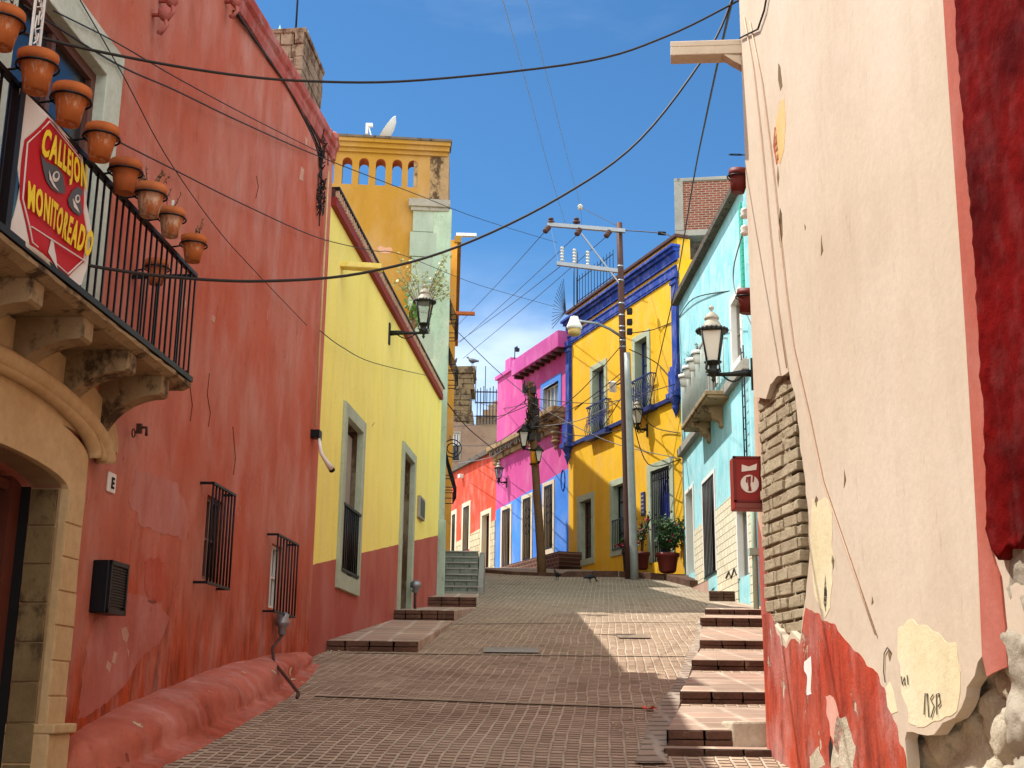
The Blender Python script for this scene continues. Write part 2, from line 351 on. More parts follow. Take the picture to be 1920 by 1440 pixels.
# ------------------------------------------------------------------ walls in plan
c12 = P(578, 1235, 12.2*K)
L1 = Wall((c12.x-.066*17.2*K, c12.y-17.2*K), c12)
L2 = Wall(c12, (c12.x+.078*8.9*K, c12.y+8.9*K))
cr1 = P(1430, 900, 7.5*K)
R1n = Wall(cr1, (cr1.x+.12*12*K, cr1.y-12*K))            # cream face
far1 = P(1423, 1050, 20*K)
R1f = Wall(far1, cr1)                                       # return along the steps, seen edge-on
r2a = P(1284, 1075, 28.6*K); r2b = P(1419, 1075, 20.6*K); R2 = Wall(r2a, r2b)
r3a = P(1066, 1060, 35.4*K); r3b = P(1283, 1060, 29*K); R3 = Wall(r3a, r3b)
r4a = P(928, 1060, 41*K); R4 = Wall(r4a, r3a)
r5a = P(836, 1040, 46.5*K); R5 = Wall(r5a, r4a)
# ------------------------------------------------------------------ ground
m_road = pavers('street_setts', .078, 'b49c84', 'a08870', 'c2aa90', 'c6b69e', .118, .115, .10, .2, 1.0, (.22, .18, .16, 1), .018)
g = MB(); ys = [-22+i*.6 for i in range(240)]; xs = [-70, -30, -12]+[-6+.75*i for i in range(22)]+[20, 40, 70]
for y in ys:
    for x in xs: g.v.append((x, y, G(y)+.015*noise.noise(Vector((x*.25, y*.25, 0)))))
n = len(xs)
for i in range(len(ys)-1):
    for j in range(n-1): g.f.append((i*n+j, i*n+j+1, (i+1)*n+j+1, (i+1)*n+j)); g.sm.append(True)
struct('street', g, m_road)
def gz(x, y): return G(y)+.015*noise.noise(Vector((x*.25, y*.25, 0)))
m_curb = pavers('cross_band_stone', math.pi/2+.03, '97836f', '86705f', 'a08878', 'ac9c88', .2, .3, .1, .08, .6)
def strip(name, pa, pb, w, mat, h=.015):
    a, b = gpix(*pa), gpix(*pb); m = MB(); n = 24; d = (b-a).normalized(); q = Vector((-d.y, d.x, 0))*w/2
    for i in range(n+1):
        p = a.lerp(b, i/n); p = p+Vector((0, .02*noise.noise(Vector((i*.4, 1, a.y))), 0))
        for t in (q, -q): r = p+t; m.v.append((r.x, r.y, gz(r.x, r.y)+h))
    for i in range(n): m.f.append((2*i+1, 2*i+3, 2*i+2, 2*i)); m.sm.append(False)
    return struct(name, m, mat)
m_curb = stone('band_stone', 'a8967f', '94826c', '70604e', 4, .5)
strip('paving_band', (590, 1306), (1262, 1331), .10, m_curb)
strip('paving_band', (640, 1224), (1290, 1232), .10, m_curb)
strip('paving_band', (760, 1172), (1305, 1166), .12, m_curb)
gut = MB(); pl = [(1190, 1436), (1225, 1340), (1262, 1290), (1285, 1240), (1303, 1200), (1310, 1160)]; pr = [(1250, 1437), (1256, 1390), (1276, 1318), (1297, 1255), (1313, 1215), (1316, 1172)]
for a, b in zip(pl, pr):
    for q in (a, b): r = gpix(*q); gut.v.append((r.x, r.y, gz(r.x, r.y)+.02))
for i in range(len(pl)-1): gut.f.append((2*i, 2*i+1, 2*i+3, 2*i+2)); gut.sm.append(False)
m_gut = pavers('gutter_stone', 0, 'a09080', '948474', 'a8947f', 'b0a494', .3, .25, .1, .1, .5)
struct('gutter', gut, m_gut)
def hexa(mb, plan, zf, zb, base=-1.2, j=0):     # plan FL FR BR BL ; zf/zb top heights front/back
    v = []
    zs = (zf, zf, zb, zb)
    for (x, y), z in zip(plan, zs): v.append((x, y, min(zf, zb)+base))
    for (x, y), z in zip(plan, zs): v.append((x, y, z))
    return mb.add(v, [(3, 2, 1, 0), (4, 5, 6, 7), (1, 2, 6, 5), (2, 3, 7, 6), (3, 0, 4, 7)])
def stepblock(parent, plan, zf, zb, lab=None):
    """tread slab with slightly proud, uneven nosing over a riser face"""
    m = MB(); hexa(m, plan, zf, zb); o = m.build('tread', m_steps, parent, lab, bevel=.012)
    (x0, y0), (x1, y1) = plan[0], plan[1]; r = MB(); L = math.hypot(x1-x0, y1-y0); n = max(2, round(L/.34)); dx, dy = (x1-x0)/L, (y1-y0)/L; nx, ny = dy, -dx
    for k in range(n):
        for zz0, zz1 in ((-.075, -.004), (-.155, -.082), (-.26, -.163), (-.4, -.268)):
            a = k*L/n+random.uniform(.004, .015); b = (k+1)*L/n-random.uniform(.004, .015); o_ = random.uniform(.012, .034)
            vs = []
            for z in (zz0, zz1):
                for s, d in ((a, o_), (b, o_), (b, -.02), (a, -.02)):
                    vs.append((x0+dx*s+nx*d+random.uniform(-.004, .004), y0+dy*s+ny*d, zf+z+random.uniform(-.004, .004)))
            r.add(vs, [(3, 2, 1, 0), (4, 5, 6, 7), (0, 1, 5, 4), (1, 2, 6, 5), (2, 3, 7, 6), (3, 0, 4, 7)])
    r.build('riser', m_risers, o, bevel=.008)
m_risers = stone('riser_blocks', '64483a', '48342a', '86705c', 3, .8, .6)
def wallx(w, y): return w.a.x+(y-w.a.y)*w.d.x/w.d.y
# right-hand flight
st = thing('stone_steps', 'long flight of low stone steps climbing along the peeling cream wall', 'steps', (cr1.x, cr1.y, 0))
off = Vector((cr1.x, cr1.y))
S = [(1245, 1447, 1403), (1250, 1403, 1368), (1275, 1320, 1296), (1297, 1257, 1237), (1312, 1217, 1200), (1313, 1175, 1158), (1322, 1152, 1142), (1330, 1127, 1108), (1335, 1107, 1098), (1345, 1098, 1089)]
gs = [gpix(a, b) for a, b, c in S]; gs[0] = P(1245, 1447, gs[1].y-.35)
for i, (a, b, t) in enumerate(S):
    p = gs[i]; nx_ = gs[i+1] if i+1 < len(S) else p+Vector((.3, 4, .3)); zt = P(a, t, p.y).z
    wr_ = lambda y: (wallx(R1f, y) if y > cr1.y else wallx(R1n, y))+.06
    if i >= 7: wr_ = lambda y: wallx(R2, y)+.06
    plan = [(p.x, p.y), (wr_(p.y), p.y), (wr_(nx_.y+.06), nx_.y+.06), (nx_.x+.02, nx_.y+.06)]
    zb = nx_.z if i+1 < len(S) else zt+.1
    if i == 0: zb = zt+.01
    plan = [(x-off.x, y-off.y) for x, y in plan]
    stepblock(st, plan, zt, max(zb, zt+.005))
b = MB(); p = P(1373, 1400, gs[1].y-.03); q = P(1450, 1400, gs[1].y-.03); zt = P(1373, 1352, p.y).z
b.box(p.x-off.x, q.x-off.x+.1, p.y-off.y, p.y-off.y+.55, zt-1, zt, .01); b.build('stone_block', m_rub, st, 'rough rubble block set into the second step', bevel=.02)
# left-hand flight
off = Vector((L2.a.x, L2.a.y))
st = thing('stone_steps', 'short mossy stone steps below the brown door of the pale yellow house', 'steps', (off.x, off.y, 0))
def lst(fl, fr, br, bl, ytop, ybk):
    a, b_, c, d = gpix(*fl), gpix(*fr), gpix(*br), gpix(*bl); zf = P(fr[0], ytop, b_.y).z; zb = P(br[0], ybk, c.y).z
    yy = b_.y; xw = wallx(L2, yy)-.08; yb = c.y+.1; xwb = wallx(L2, yb)-.08
    stepblock(st, [(x-off.x, y-off.y) for x, y in ((xw, yy), (b_.x, yy), (c.x, yb), (xwb, yb))], zf, max(zb, zf+.01))
lst((662, 1222), (783, 1222), (851, 1168), (745, 1165), 1203, 1163)
lst((745, 1165), (851, 1166), (893, 1141), (800, 1140), 1145, 1138)
lst((800, 1140), (893, 1140), (897, 1122), (818, 1116), 1120, 1113)
# mossy retaining block
b_ = gpix(897, 1117); y0 = b_.y+.15; N_ = 7; ST = .24; yt0 = y0+(N_-1)*ST; zt = P(860, 1033, yt0).z; zg = P(860, 1112, y0).z; hh = (zt-zg)/N_
ms = thing('stone_steps', 'steep mossy grey stone stairs at the foot of the mint green house', 'steps', (P(815, 1080, y0).x, y0, zg))
m_mossb = stone('mossy_blocks', '80847a', '6e7466', '50583f', 5, .9, .6)
for i in range(N_):
    yy = y0+i*ST; xl = P(806, 1080, yy).x; xr = P(896, 1080, yy).x; z1 = zg+(i+1)*hh; m = MB(); x = xl
    while x < xr-.02:
        w_ = min(random.uniform(.3, .65), xr-x); w_ = w_ if xr-x-w_ > .12 else xr-x
        m.box(x+.005-ms.location.x, x+w_-.005-ms.location.x, i*ST-random.uniform(0, .03), i*ST+(7 if i == N_-1 else ST+.1), i*hh-.1, (i+1)*hh-random.uniform(0, .012), .005); x += w_
    sp = m.build('step', m_mossb, ms, bevel=.012); MB().box(xl-ms.location.x, xr-ms.location.x, i*ST-.045, i*ST+.1, (i+1)*hh-.035, (i+1)*hh+.004, .006).build('nosing', m_conc, sp, bevel=.008)
xr = P(897, 1080, y0).x-ms.location.x
MB().add([(xr-.02, -.05, -.4), (xr+.12, -.05, -.4), (xr+.12, 6, -.4), (xr-.02, 6, -.4), (xr-.02, -.05, .15), (xr+.12, -.05, .15), (xr+.12, N_*ST, N_*hh), (xr-.02, N_*ST, N_*hh)], [(3, 2, 1, 0), (4, 5, 6, 7), (0, 1, 5, 4), (1, 2, 6, 5), (2, 3, 7, 6), (3, 0, 4, 7)]).build('side_kerb', m_conc, ms, bevel=.02)
MB().box(-.3, xr+.02, -.22, .02, -.5, .02).build('footing', m_conc, ms, bevel=.015)
# ------------------------------------------------------------------ generic facade pieces (wall frame: x along, -y outwards, z up)
def facade(parent, mat, outline, holes=(), depth=4., rev=.28, name='wall', back=False, label=None):
    m = MB(); m.prism(outline, 0, depth, holes, hdepth=None if back else rev)
    return m.build(name, mat, parent, label)
def ring(mb, s0, s1, z0, z1, w, y0, y1, wb=None, wt=None):
    wb = w if wb is None else wb; wt = w if wt is None else wt
    O = [(s0-w, z0-wb), (s1+w, z0-wb), (s1+w, z1+wt), (s0-w, z1+wt)]
    if wb <= 0: # three-sided surround
        O = [(s0-w, z0), (s0, z0), (s0, z1), (s1, z1), (s1, z0), (s1+w, z0), (s1+w, z1+wt), (s0-w, z1+wt)]; return mb.prism(O, y0, y1)
    return mb.prism(O, y0, y1, [[(s0, z0), (s1, z0), (s1, z1), (s0, z1)]])
def grow(r, d, b=None): return [(r[0]-d, r[2]-(d if b is None else b)), (r[1]+d, r[2]-(d if b is None else b)), (r[1]+d, r[3]+d), (r[0]-d, r[3]+d)]
def window(par, r, sur, surm, fm, gm, dep=.25, cols=2, rows=3, fw=.05, wb=None, kind='window', proud=.04, label=None, transom=None, solid=None, revm=None):
    s0, s1, z0, z1 = r
    o = MB(); ring(o, s0, s1, z0, z1, fw, dep-.08, dep-.02) if False else o.prism([(s0, z0), (s1, z0), (s1, z1), (s0, z1)], dep-.09, dep-.03, [[(s0+fw, z0+fw), (s1-fw, z0+fw), (s1-fw, z1-fw), (s0+fw, z1-fw)]])
    for i in range(1, cols):
        x = s0+(s1-s0)*i/cols; o.box(x-fw*.4, x+fw*.4, dep-.085, dep-.035, z0+fw, z1-fw)
    zt = z1 if not transom else transom
    for i in range(1, rows):
        z = z0+(zt-z0)*i/rows; o.box(s0+fw, s1-fw, dep-.08, dep-.04, z-fw*.3, z+fw*.3)
    if transom: o.box(s0+fw, s1-fw, dep-.095, dep-.03, transom-fw*.6, transom+fw*.6)
    w = o.build(kind, fm, par, label)
    if sur:
        q = MB(); ring(q, s0, s1, z0, z1, sur, -proud, .06 if revm else dep-.03, wb); q.build('surround', surm, w, bevel=.008)
        if revm: q = MB(); ring(q, s0, s1, z0, z1, .05, .06, dep-.03, wb and min(wb, .05)); q.build('reveal', revm, w)
    p = MB(); p.box(s0-.01, s1+.01, dep-.045, dep+.01, z0-.01, z1+.01)
    p.build('door_leaf' if solid else 'pane', solid or gm, w)
    return w
def bars(mb, s0, s1, z0, z1, n, y, r=.012, rail=.018, top=True):
    for i in range(n):
        x = s0+(s1-s0)*i/(n-1); mb.tube([(x, y, z0), (x, y, z1)], r, 5)
    for z in ((z0, z1) if top else (z0,)): mb.box(s0-rail, s1+rail, y-rail, y+rail, z-rail, z+rail)
    return mb
# ================================================================== red house
H1 = house('red_house', 'tall weathered red house with stone balcony and arched stone doorway at the left edge', L1)
zc0 = L1.uv(440, 10)[1]; sc0 = L1.uv(440, 10)[0]; sc1, zc1 = L1.uv(600, 262); slp = (zc1-zc0)/(sc1-sc0)
zt = lambda s: zc0+(s-sc0)*slp
LE = L1.L
gw1 = L1.rect((398, 928), (418, 1095)); gw1 = (L1.uv(384, 1000)[0], L1.uv(416, 1000)[0], L1.uv(380, 1085)[1], L1.uv(386, 925)[1])
gw2 = (L1.uv(506, 1080)[0], L1.uv(527, 1080)[0], L1.uv(500, 1138)[1], L1.uv(510, 1018)[1])
so_ = L1.uv(113, 940)[0]; dw = 1.9; sl_ = so_-dw; zsp = L1.uv(112, 915)[1]; zap = L1.uv(0, 845)[1]+.03; zb = G(L1.a.y+so_)-.1
cx = (so_+sl_)/2
def arch(cx, hw, zs, rise, n=14, a0=0, a1=math.pi): return [(cx+hw*math.cos(a0+(a1-a0)*i/n), zs+rise*math.sin(a0+(a1-a0)*i/n)) for i in range(n+1)]
door_hole = [(sl_, zb), (so_, zb)]+arch(cx, dw/2, zsp, zap-zsp)[0:]
uw = (L1.uv(100, 60)[0]-.62, L1.uv(189, 150)[0], 0, L1.uv(189, 140)[1])
SB = .40*K; zs_t = L1.uv(345, 703, SB)[1]; zs_b = L1.uv(358, 733, SB)[1]; s_end = L1.uv(358, 732, SB)[0]
uw = (uw[0], uw[1], zs_t+.02, uw[3])
facade(H1, m_red, [(0, -3), (LE, -3), (LE, zt(LE)), (0, zt(0))], [grow(gw1, 0), grow(gw2, 0), [(x, z) for x, z in door_hole], grow(uw, .05, 0)], 5, .4)
# cornice with rounded, crumbling profile
m = MB(); nseg = 60; prof = [(0, -.03), (-.03, -.02), (-.05, .05), (-.045, .13), (-.08, .17), (-.085, .25), (-.06, .31), (.02, .34), (.35, .34)]
for i in range(nseg+1):
    s = LE*i/nseg; e = .012*noise.noise(Vector((s*5, 0, 0)))
    for k, (y, z) in enumerate(prof): m.v.append((s, y+e+.02*noise.noise(Vector((s*3, k, 3))), zt(s)+z*1.0+.025*noise.noise(Vector((s*2.4, k*.7, 1)))))
pn = len(prof)
for i in range(nseg):
    for k in range(pn-1): m.f.append((i*pn+k, i*pn+k+1, (i+1)*pn+k+1, (i+1)*pn+k)[::-1]); m.sm.append(False)
m.f.append(tuple(nseg*pn+k for k in range(pn))); m.sm.append(False)
m.build('cornice', m_redtrim, H1)
m = MB()   # crumbling end of the parapet
for i in range(26):
    s = LE+random.uniform(-.5, .03); z = zt(LE)+random.uniform(-.1, .4)*(1-(LE-s)); r = random.uniform(.04, .09)
    m.lathe([(0.01, -r), (r, -r*.4), (r*.9, r*.4), (.01, r)], 6, (s-.05, random.uniform(-.02, .15), z), sm=False)
m.build('parapet_rubble', m_redtrim, H1)
# masonry stack behind the parapet
def inL1(p): v = Vector((p.x, p.y))-L1.a; return v.dot(L1.d), -v.dot(L1.n)
yc = 11.0*K; c0 = inL1(P(506, 60, yc)); c1 = inL1(P(573, 60, yc)); zt_c = P(540, 60, yc).z
ck = MB(); zlo = zt(LE)-.6; x0, x1 = c0[0], c0[0]+1.2; y0, y1 = c1[1], c0[1]; N_ = 9
for i in range(N_):
    z = zlo+(zt_c-zlo)*i/N_; z1_ = zlo+(zt_c-zlo)*(i+1)/N_; y = y0
    while y < y1-.02:
        w_ = min(random.uniform(.09, .2), y1-y); ck.box(x0+random.uniform(-.02, .02), x1, y+.004, y+w_-.004, z+.003, z1_-.005, .012); y += w_
ck.box(x0-.03, x1, y0-.02, y1+.02, zt_c-.03, zt_c+.03, .015)
ch = ck.build('chimney_stack', stone('chimney_stone', '94806c', '80705e', '5a4030', 4, 1., .5), H1, bevel=.012)
a = (x0, zt_c); b = (x0+.6, zt_c)
gl = MB()
for i in range(9):
    x = a[0]+(b[0]-a[0])*random.random()*.6; h = random.uniform(.04, .13); yy_ = random.uniform(y0, y1); gl.add([(x, yy_, a[1]+.02), (x+.03, yy_+.04, a[1]+.02), (x+.02, yy_, a[1]+.02+h), (x+.03, yy_-.03, a[1]+.02)], [(0, 1, 2), (1, 3, 2), (3, 0, 2)])
gl.build('glass_shards', glass('green_bottle_glass', '9fc8bc', .1), ch)
q = inL1(P(555, 50, yc+.3)); MB().tube([(q[0], q[1], a[1]), (q[0], q[1], a[1]+1.6)], .014, 6).build('antenna_pole', m_iron, H1)
# doorway
zcap = zsp+.02; d = MB()
so2 = L1.uv(150, 900)[0]
outer = [(sl_-(so2-so_), zb), (sl_, zb)]+arch(cx, dw/2, zsp, zap-zsp)[::-1]+[(so_, zb), (so2, zb), (so2, L1.uv(155, 862)[1])]
zm0 = L1.uv(155, 862)[1]
def topz(t): return zm0+(L1.uv(0, 730)[1]-zm0)*math.sin(t)
hw2 = so2-cx
outer += [(cx+hw2*math.cos(t), topz(t)) for t in [math.pi*i/20 for i in range(1, 21)]]
d.prism(outer, -.05, .22); dr = d.build('door_surround', m_stone, H1, bevel=.012)
jm = MB()
for i in range(9):
    z = zb+i*(zsp-zb)/8.0
    if i < 8: jm.box(so_-.018, so_+.02, .02, .215, z+.006, z+(zsp-zb)/8-.006, .003)
jm.build('jamb_blocks', m_jamb, dr, bevel=.006)
ml = MB()
for rr, oo, rad in ((1.04, -.07, .055), (1.13, -.09, .035), (1.21, -.08, .075)):
    hh = (L1.uv(0, 715)[1]-zm0)
    ml.tube([(cx+hw2*rr*math.cos(t)*(1.0), oo, zm0+.02+(hh*(rr-.02)+.05)*math.sin(t)) for t in [math.pi*i/30 for i in range(31)]], rad, 8)
ml.build('arch_moulding', m_stone, dr)
fld = MB(); s1_, z1_ = L1.uv(212, 850)
fld.prism([(cx-(s1_-cx), z1_)]+[(cx+(s1_-cx)*math.cos(t), z1_+(zs_b-.02-z1_)*math.sin(t)**.8) for t in [math.pi*(1-i/24) for i in range(1, 24)]]+[(s1_, z1_)], -.04, .1)
fld.build('stone_field', m_stone, dr)
jf = MB(); nb = 9
for i in range(nb):
    z = zb+i*(zsp-zb)/nb; jf.box(so_+.004, so2-random.choice((0, .02)), -.062, -.03, z+.005, z+(zsp-zb)/nb-.005, .002)
jf.build('face_blocks', m_stone, dr, bevel=.006)
MB().box(so_-.012, so_+.03, .222, .29, zb, zsp+.05).build('painted_gap_shade', m_black, dr)  # black strip painted as the shade in the gap between jamb and door
pb = MB(); pb.box(so_-.01, so2+.05, -.09, .3, zb, L1.uv(90, 1375)[1]); pb.box(so_-.01, so2+.08, -.12, .3, L1.uv(90, 1375)[1], L1.uv(90, 1362)[1]+.02); pb.build('pilaster_base', m_stone, dr, bevel=.012)
df = MB(); df.box(so_-.17, so_-.005, .29, .40, zb, zap); df.box(sl_, so_, .30, .36, zsp-.04, zsp+.03); df.build('door_frame', m_wood, dr)
dl = MB(); dl.box(sl_, so_-.17, .36, .44, zb, zap+.1); dp = dl.build('door', m_wood, H1)
gd = MB(); gd.box(so_-.60, so_-.27, .345, .365, zb+1.0, zsp-.1); gd.build('door_glass', m_glass, dp)
sg = MB()
for i in range(5):
    z = zb+1.15+i*.2; x = so_-.46; sg.tube([(x+.1*math.cos(t)*(1-t/9), .33, z+.09*math.sin(t)*(1-t/9)) for t in [k*.6 for k in range(13)]], .008, 4)
for x in (so_-.6, so_-.46, so_-.32): sg.tube([(x, .33, zb+1), (x, .33, zsp-.1)], .008, 4)
sg.build('door_grille', m_iron, dp)
# plinth (bulging battered base)
tops = [(125, 1385), (165, 1355), (240, 1317), (310, 1290), (370, 1266), (425, 1245), (470, 1235), (520, 1225), (558, 1222)]
m = MB(); rows = []
st_ = [L1.uv(*p) for p in tops]; s_s = [p[0] for p in st_]; s_s = [s_s[0]-.25]+s_s+[L1.uv(570, 1225)[0]]; z_s = [st_[0][1]-.35]+[p[1] for p in st_]+[st_[-1][1]-.06]
def itp(x, X, Y):
    for i in range(len(X)-1):
        if x <= X[i+1]: t = (x-X[i])/(X[i+1]-X[i]); return Y[i]+(Y[i+1]-Y[i])*t
    return Y[-1]
NS = 220; prof = [(0, 0), (.10, -.01), (.22, -.07), (.31, -.17), (.36, -.30), (.38, -.45), (.39, -.62), (.40, -.70), (.50, -.76), (.56, -.80), (.58, -1.1)]
for i in range(NS+1):
    s = s_s[0]+(s_s[-1]-s_s[0])*i/NS; zt_ = itp(s, s_s, z_s); gy = G(L1.pt(s, .3, 0).y); hgt = max(zt_-gy, .12)
    e0 = min(1, i/17, (NS-i)/12)**.5; 
    for k, (o, z) in enumerate(prof):
        f = .035*noise.noise(Vector((s*1.1, k*.4, 0)))+.022*noise.noise(Vector((s*5, k*.9, 4)))+.014*noise.noise(Vector((s*16, k*1.7, 8)))
        zz = zt_+z/.8*hgt if k < 10 else gy-.3
        m.v.append((s+f*.3, -(1.5*o*e0*min(1, hgt/.45)+(f if k else 0)*e0)+(.03 if k == 0 else 0), zz+(f*.5 if k < 9 else 0)))
pn = len(prof)
for i in range(NS):
    for k in range(pn-1): m.f.append((i*pn+k, i*pn+k+1, (i+1)*pn+k+1, (i+1)*pn+k)); m.sm.append(True)
m.build('plinth', m_red2, H1)
# upper window behind the balcony
w = window(H1, uw, .3, stone('pale_window_surround', 'c4cabc', 'b4bcac', '9a9c88', 3, .3, .62), m_win, glass('dim_window_glass', '1c2226'), .13, 2, 1, .08, 0, proud=.05, label='brown framed balcony window in a pale green surround')
# grilles
for r, tl, br in ((gw1, (0, 0), 0), (gw2, 0, 0)):
    w = window(H1, r, 0, None, m_win if r is gw1 else m_white, m_glass if r is gw1 else m_glassb, .14, 2, 2, .04)
    gm = MB(); o = .13; a0, a1 = (L1.uv(394, 1000, o)[0], L1.uv(436, 1000, o)[0]) if r is gw1 else (L1.uv(517, 1080, o)[0], L1.uv(556, 1080, o)[0]); zz0, zz1 = r[2]-.06, r[3]+.07
    bars(gm, a0, a1, zz0, zz1, 8, -o, .011, .012)
    for x in (a0, a1):
        for z in (zz0, zz1): gm.box(x-.012, x+.012, -o, .02, z-.012, z+.012)
    for t in (.33, .66):
        for z in (zz0, zz1): gm.box(a0, a0+.01, -o*t-.01, -o*t+.01, z-.01, z+.01)
    gm.build('grille', m_iron, w)
# electric cabinet
e = L1.rect((168, 1052), (196, 1155)); e = (L1.uv(170, 1100)[0], L1.uv(205, 1100)[0], L1.uv(162, 1148)[1], L1.uv(170, 1048)[1])
eb = thing('meter_cabinet', 'black louvred metal cabinet fixed low on the red wall beside the arched doorway', 'meter box', L1.pt((e[0]+e[1])/2, 0, e[2]), L1.rot)
ew, eh = (e[1]-e[0])/2, e[3]-e[2]
MB().box(-ew, ew, -.13, 0, 0, eh).build('cabinet', m_iron, eb, bevel=.01)
m = MB()
for i in range(14): m.box(-ew+.03, ew-.03, -.142, -.128, .06+i*(eh-.1)/14, .06+(i+.55)*(eh-.1)/14)
m.box(-ew, ew, -.15, -.13, 0, .035); m.box(-ew, ew, -.15, -.13, eh-.035, eh); m.box(-ew, -ew+.025, -.15, -.13, 0, eh); m.box(ew-.025, ew, -.15, -.13, 0, eh)
m.build('louvre_door', m_iron, eb)
m = MB()
for z in (.25, .75): m.box(ew, ew+.035, -.12, -.06, eh*z-.03, eh*z+.03)
m.build('hinge', m_iron, eb)
# house letter plaque E
def text_mesh(txt, size, bold=.0, ext=.003, ax='CENTER'):
    cu = bpy.data.curves.new('t', 'FONT'); cu.body = txt; cu.size = size; cu.extrude = ext; cu.space_character = 1.22; cu.offset = bold; cu.align_x = ax; cu.resolution_u = 3
    o = bpy.data.objects.new('t', cu); col.objects.link(o); me = bpy.data.meshes.new_from_object(o.evaluated_get(bpy.context.evaluated_depsgraph_get()))
    bpy.data.objects.remove(o); return me
def text_part(name, txt, size, mat, parent, loc, bold=0, tilt=0, scx=1, ax='CENTER', me=None):
    me = me or text_mesh(txt, size, bold, .003, ax); me.materials.clear(); me.materials.append(mat); o = bpy.data.objects.new(name, me); col.objects.link(o); o.parent = parent
    o.location = loc; o.rotation_euler = (math.pi/2, tilt, 0); o.scale = (scx, 1, 1); return o
q = (L1.uv(199, 903)[0], L1.uv(214, 903)[0], L1.uv(205, 924)[1], L1.uv(205, 885)[1]); hw, hh = (q[1]-q[0])/2, (q[3]-q[2])/2
pq = thing('letter_plaque', 'small white tile with a black letter E on the red wall', 'plaque', L1.pt((q[0]+q[1])/2, 0, (q[2]+q[3])/2), L1.rot)
MB().box(-hw, hw, -.02, 0, -hh, hh).build('tile', m_white, pq, bevel=.012)
text_part('letter', 'E', hh*1.5, m_black, pq, (0, -.024, -hh*.55), .004)
# water meter and pipe
a = L1.uv(514, 1168); mt = thing('water_meter', 'rounded grey meter on a red pipe below the barred window of the red wall', 'meter', L1.pt(a[0], .1, a[1]), L1.rot)
MB().lathe([(.02, -.16), (.05, -.12), (.045, -.05), (.085, -.02), (.085, .02), (.07, .05), (.075, .1), (.03, .13)], 14).build('body', m_galv, mt)
pts = [L1.pt(a[0], .1, a[1]-.15), L1.pt(L1.uv(509, 1235)[0], .1, L1.uv(509, 1235)[1])]; g_ = gpix(562, 1302)
pts = [pts[0]]+[L1.pt(L1.uv(x, y, o)[0], o, L1.uv(x, y, o)[1]) for x, y, o in ((511, 1215, .12), (513, 1240, .2), (530, 1262, .5), (548, 1284, .74), (560, 1300, .88), (557, 1308, .9))]
M_ = Matrix.Rotation(-L1.rot, 4, 'Z'); o0 = L1.pt(a[0], .1, a[1])
MB().tube([M_ @ (p-o0) for p in pts], .018, 8).build('pipe', m_rust, mt)
# insulator hooks
for px, py, lb in ((310, 12, 'upper rusty porcelain hook high on the red wall'), (297, 38, 'lower rusty porcelain hook high on the red wall'), (432, 12, 'dark red cluster of old insulators under the red cornice')):
    a = L1.uv(px, py, .06); m = MB().tube([(0, .08, .04), (0, -.04, .04), (0, -.06, -.04), (0, -.02, -.1), (.03, 0, -.07)], .016, 6).lathe([(.02, 0), (.045, .03), (.045, .07), (.02, .1)], 10, (0, -.04, 0))
    tag(m.build('wall_hook', m_redtrim, None, None, L1.pt(a[0], .06, a[1]), L1.rot, 1.3), lb, 'hook')
for px, py, lb in ((246, 812, 'small iron ring hanging on the red wall under the balcony end'), (263, 808, 'rusty bent bracket on the red wall below the last corbel')):
    a = L1.uv(px, py, .03); m = MB()
    if px == 246: m.tube([(.035*math.cos(t), -.02, .035*math.sin(t)) for t in [k*.5 for k in range(14)]], .006, 5)
    else: m.tube([(0, .03, .03), (0, -.05, .03), (.01, -.05, -.04)], .014, 5); m.box(-.02, .02, -.01, .03, -.02, .06)
    tag(m.build('wall_ring', m_rust, None, None, L1.pt(a[0], .03, a[1]), L1.rot), lb, 'ring' if px == 246 else 'bracket')
# balcony
BL = thing('balcony', 'stone balcony with black iron railing projecting from the red house above the arched door', 'balcony', L1.pt(s_end, 0, zs_b), L1.rot)
n_bal = 4.2
sl0 = -n_bal
m = MB(); m.box(sl0, 0, -SB, .02, 0, (zs_t-zs_b)*.55, .0); m.box(sl0+.03, -.03, -SB+.03, .02, (zs_t-zs_b)*.55, zs_t-zs_b, 0)
nn = 40; m = MB(); T_ = zs_t-zs_b
sec = [(.02, 0), (-SB+.06, 0), (-SB, .03), (-SB, T_*.7), (-SB+.03, T_), (.02, T_)]
for i in range(nn+1):
    x = sl0*(1-i/nn)
    for k, (y, z) in enumerate(sec): m.v.append((x, y+(.014*noise.noise(Vector((x*6, k, 0))) if 0 < k < 5 else 0), z+.014*noise.noise(Vector((x*5, k, 7)))))
for i in range(nn):
    for k in range(6): m.f.append((i*6+k, i*6+(k+1) % 6, (i+1)*6+(k+1) % 6, (i+1)*6+k)); m.sm.append(False)
m.f += [tuple(range(5, -1, -1)), tuple(nn*6+k for k in range(6))]; m.sm += [False]*2
m.build('slab', m_stone2, BL)
for px, py in ((72, 557), (166, 628), (248, 690), (310, 735)):
    sC = L1.uv(px, py, SB*.86)[0]-s_end-.04; m = MB(); h = zs_b-L1.uv(200, 842)[1]+.05; t = .17
    pr = [(0, 0), (SB*.88, 0), (SB*.88, -.13), (SB*.84, -.15)]+[(SB*.84*(1-math.sin(q)), -.15-(h-.15)*(1-math.cos(q))) for q in [math.pi/2*i/9 for i in range(1, 10)]]
    vs = [(sC+dx, -y, z) for dx in (-t/2, t/2) for y, z in pr]; n = len(pr)
    fs = [tuple(range(n)), tuple(range(2*n-1, n-1, -1))]+[(i, i+n, (i+1) % n+n, (i+1) % n) for i in range(n)]
    m.add(vs, fs); m.build('corbel', m_stone2, BL, bevel=.012)
ro = SB*.95; zr = L1.uv(333, 482, ro)[1]-zs_b
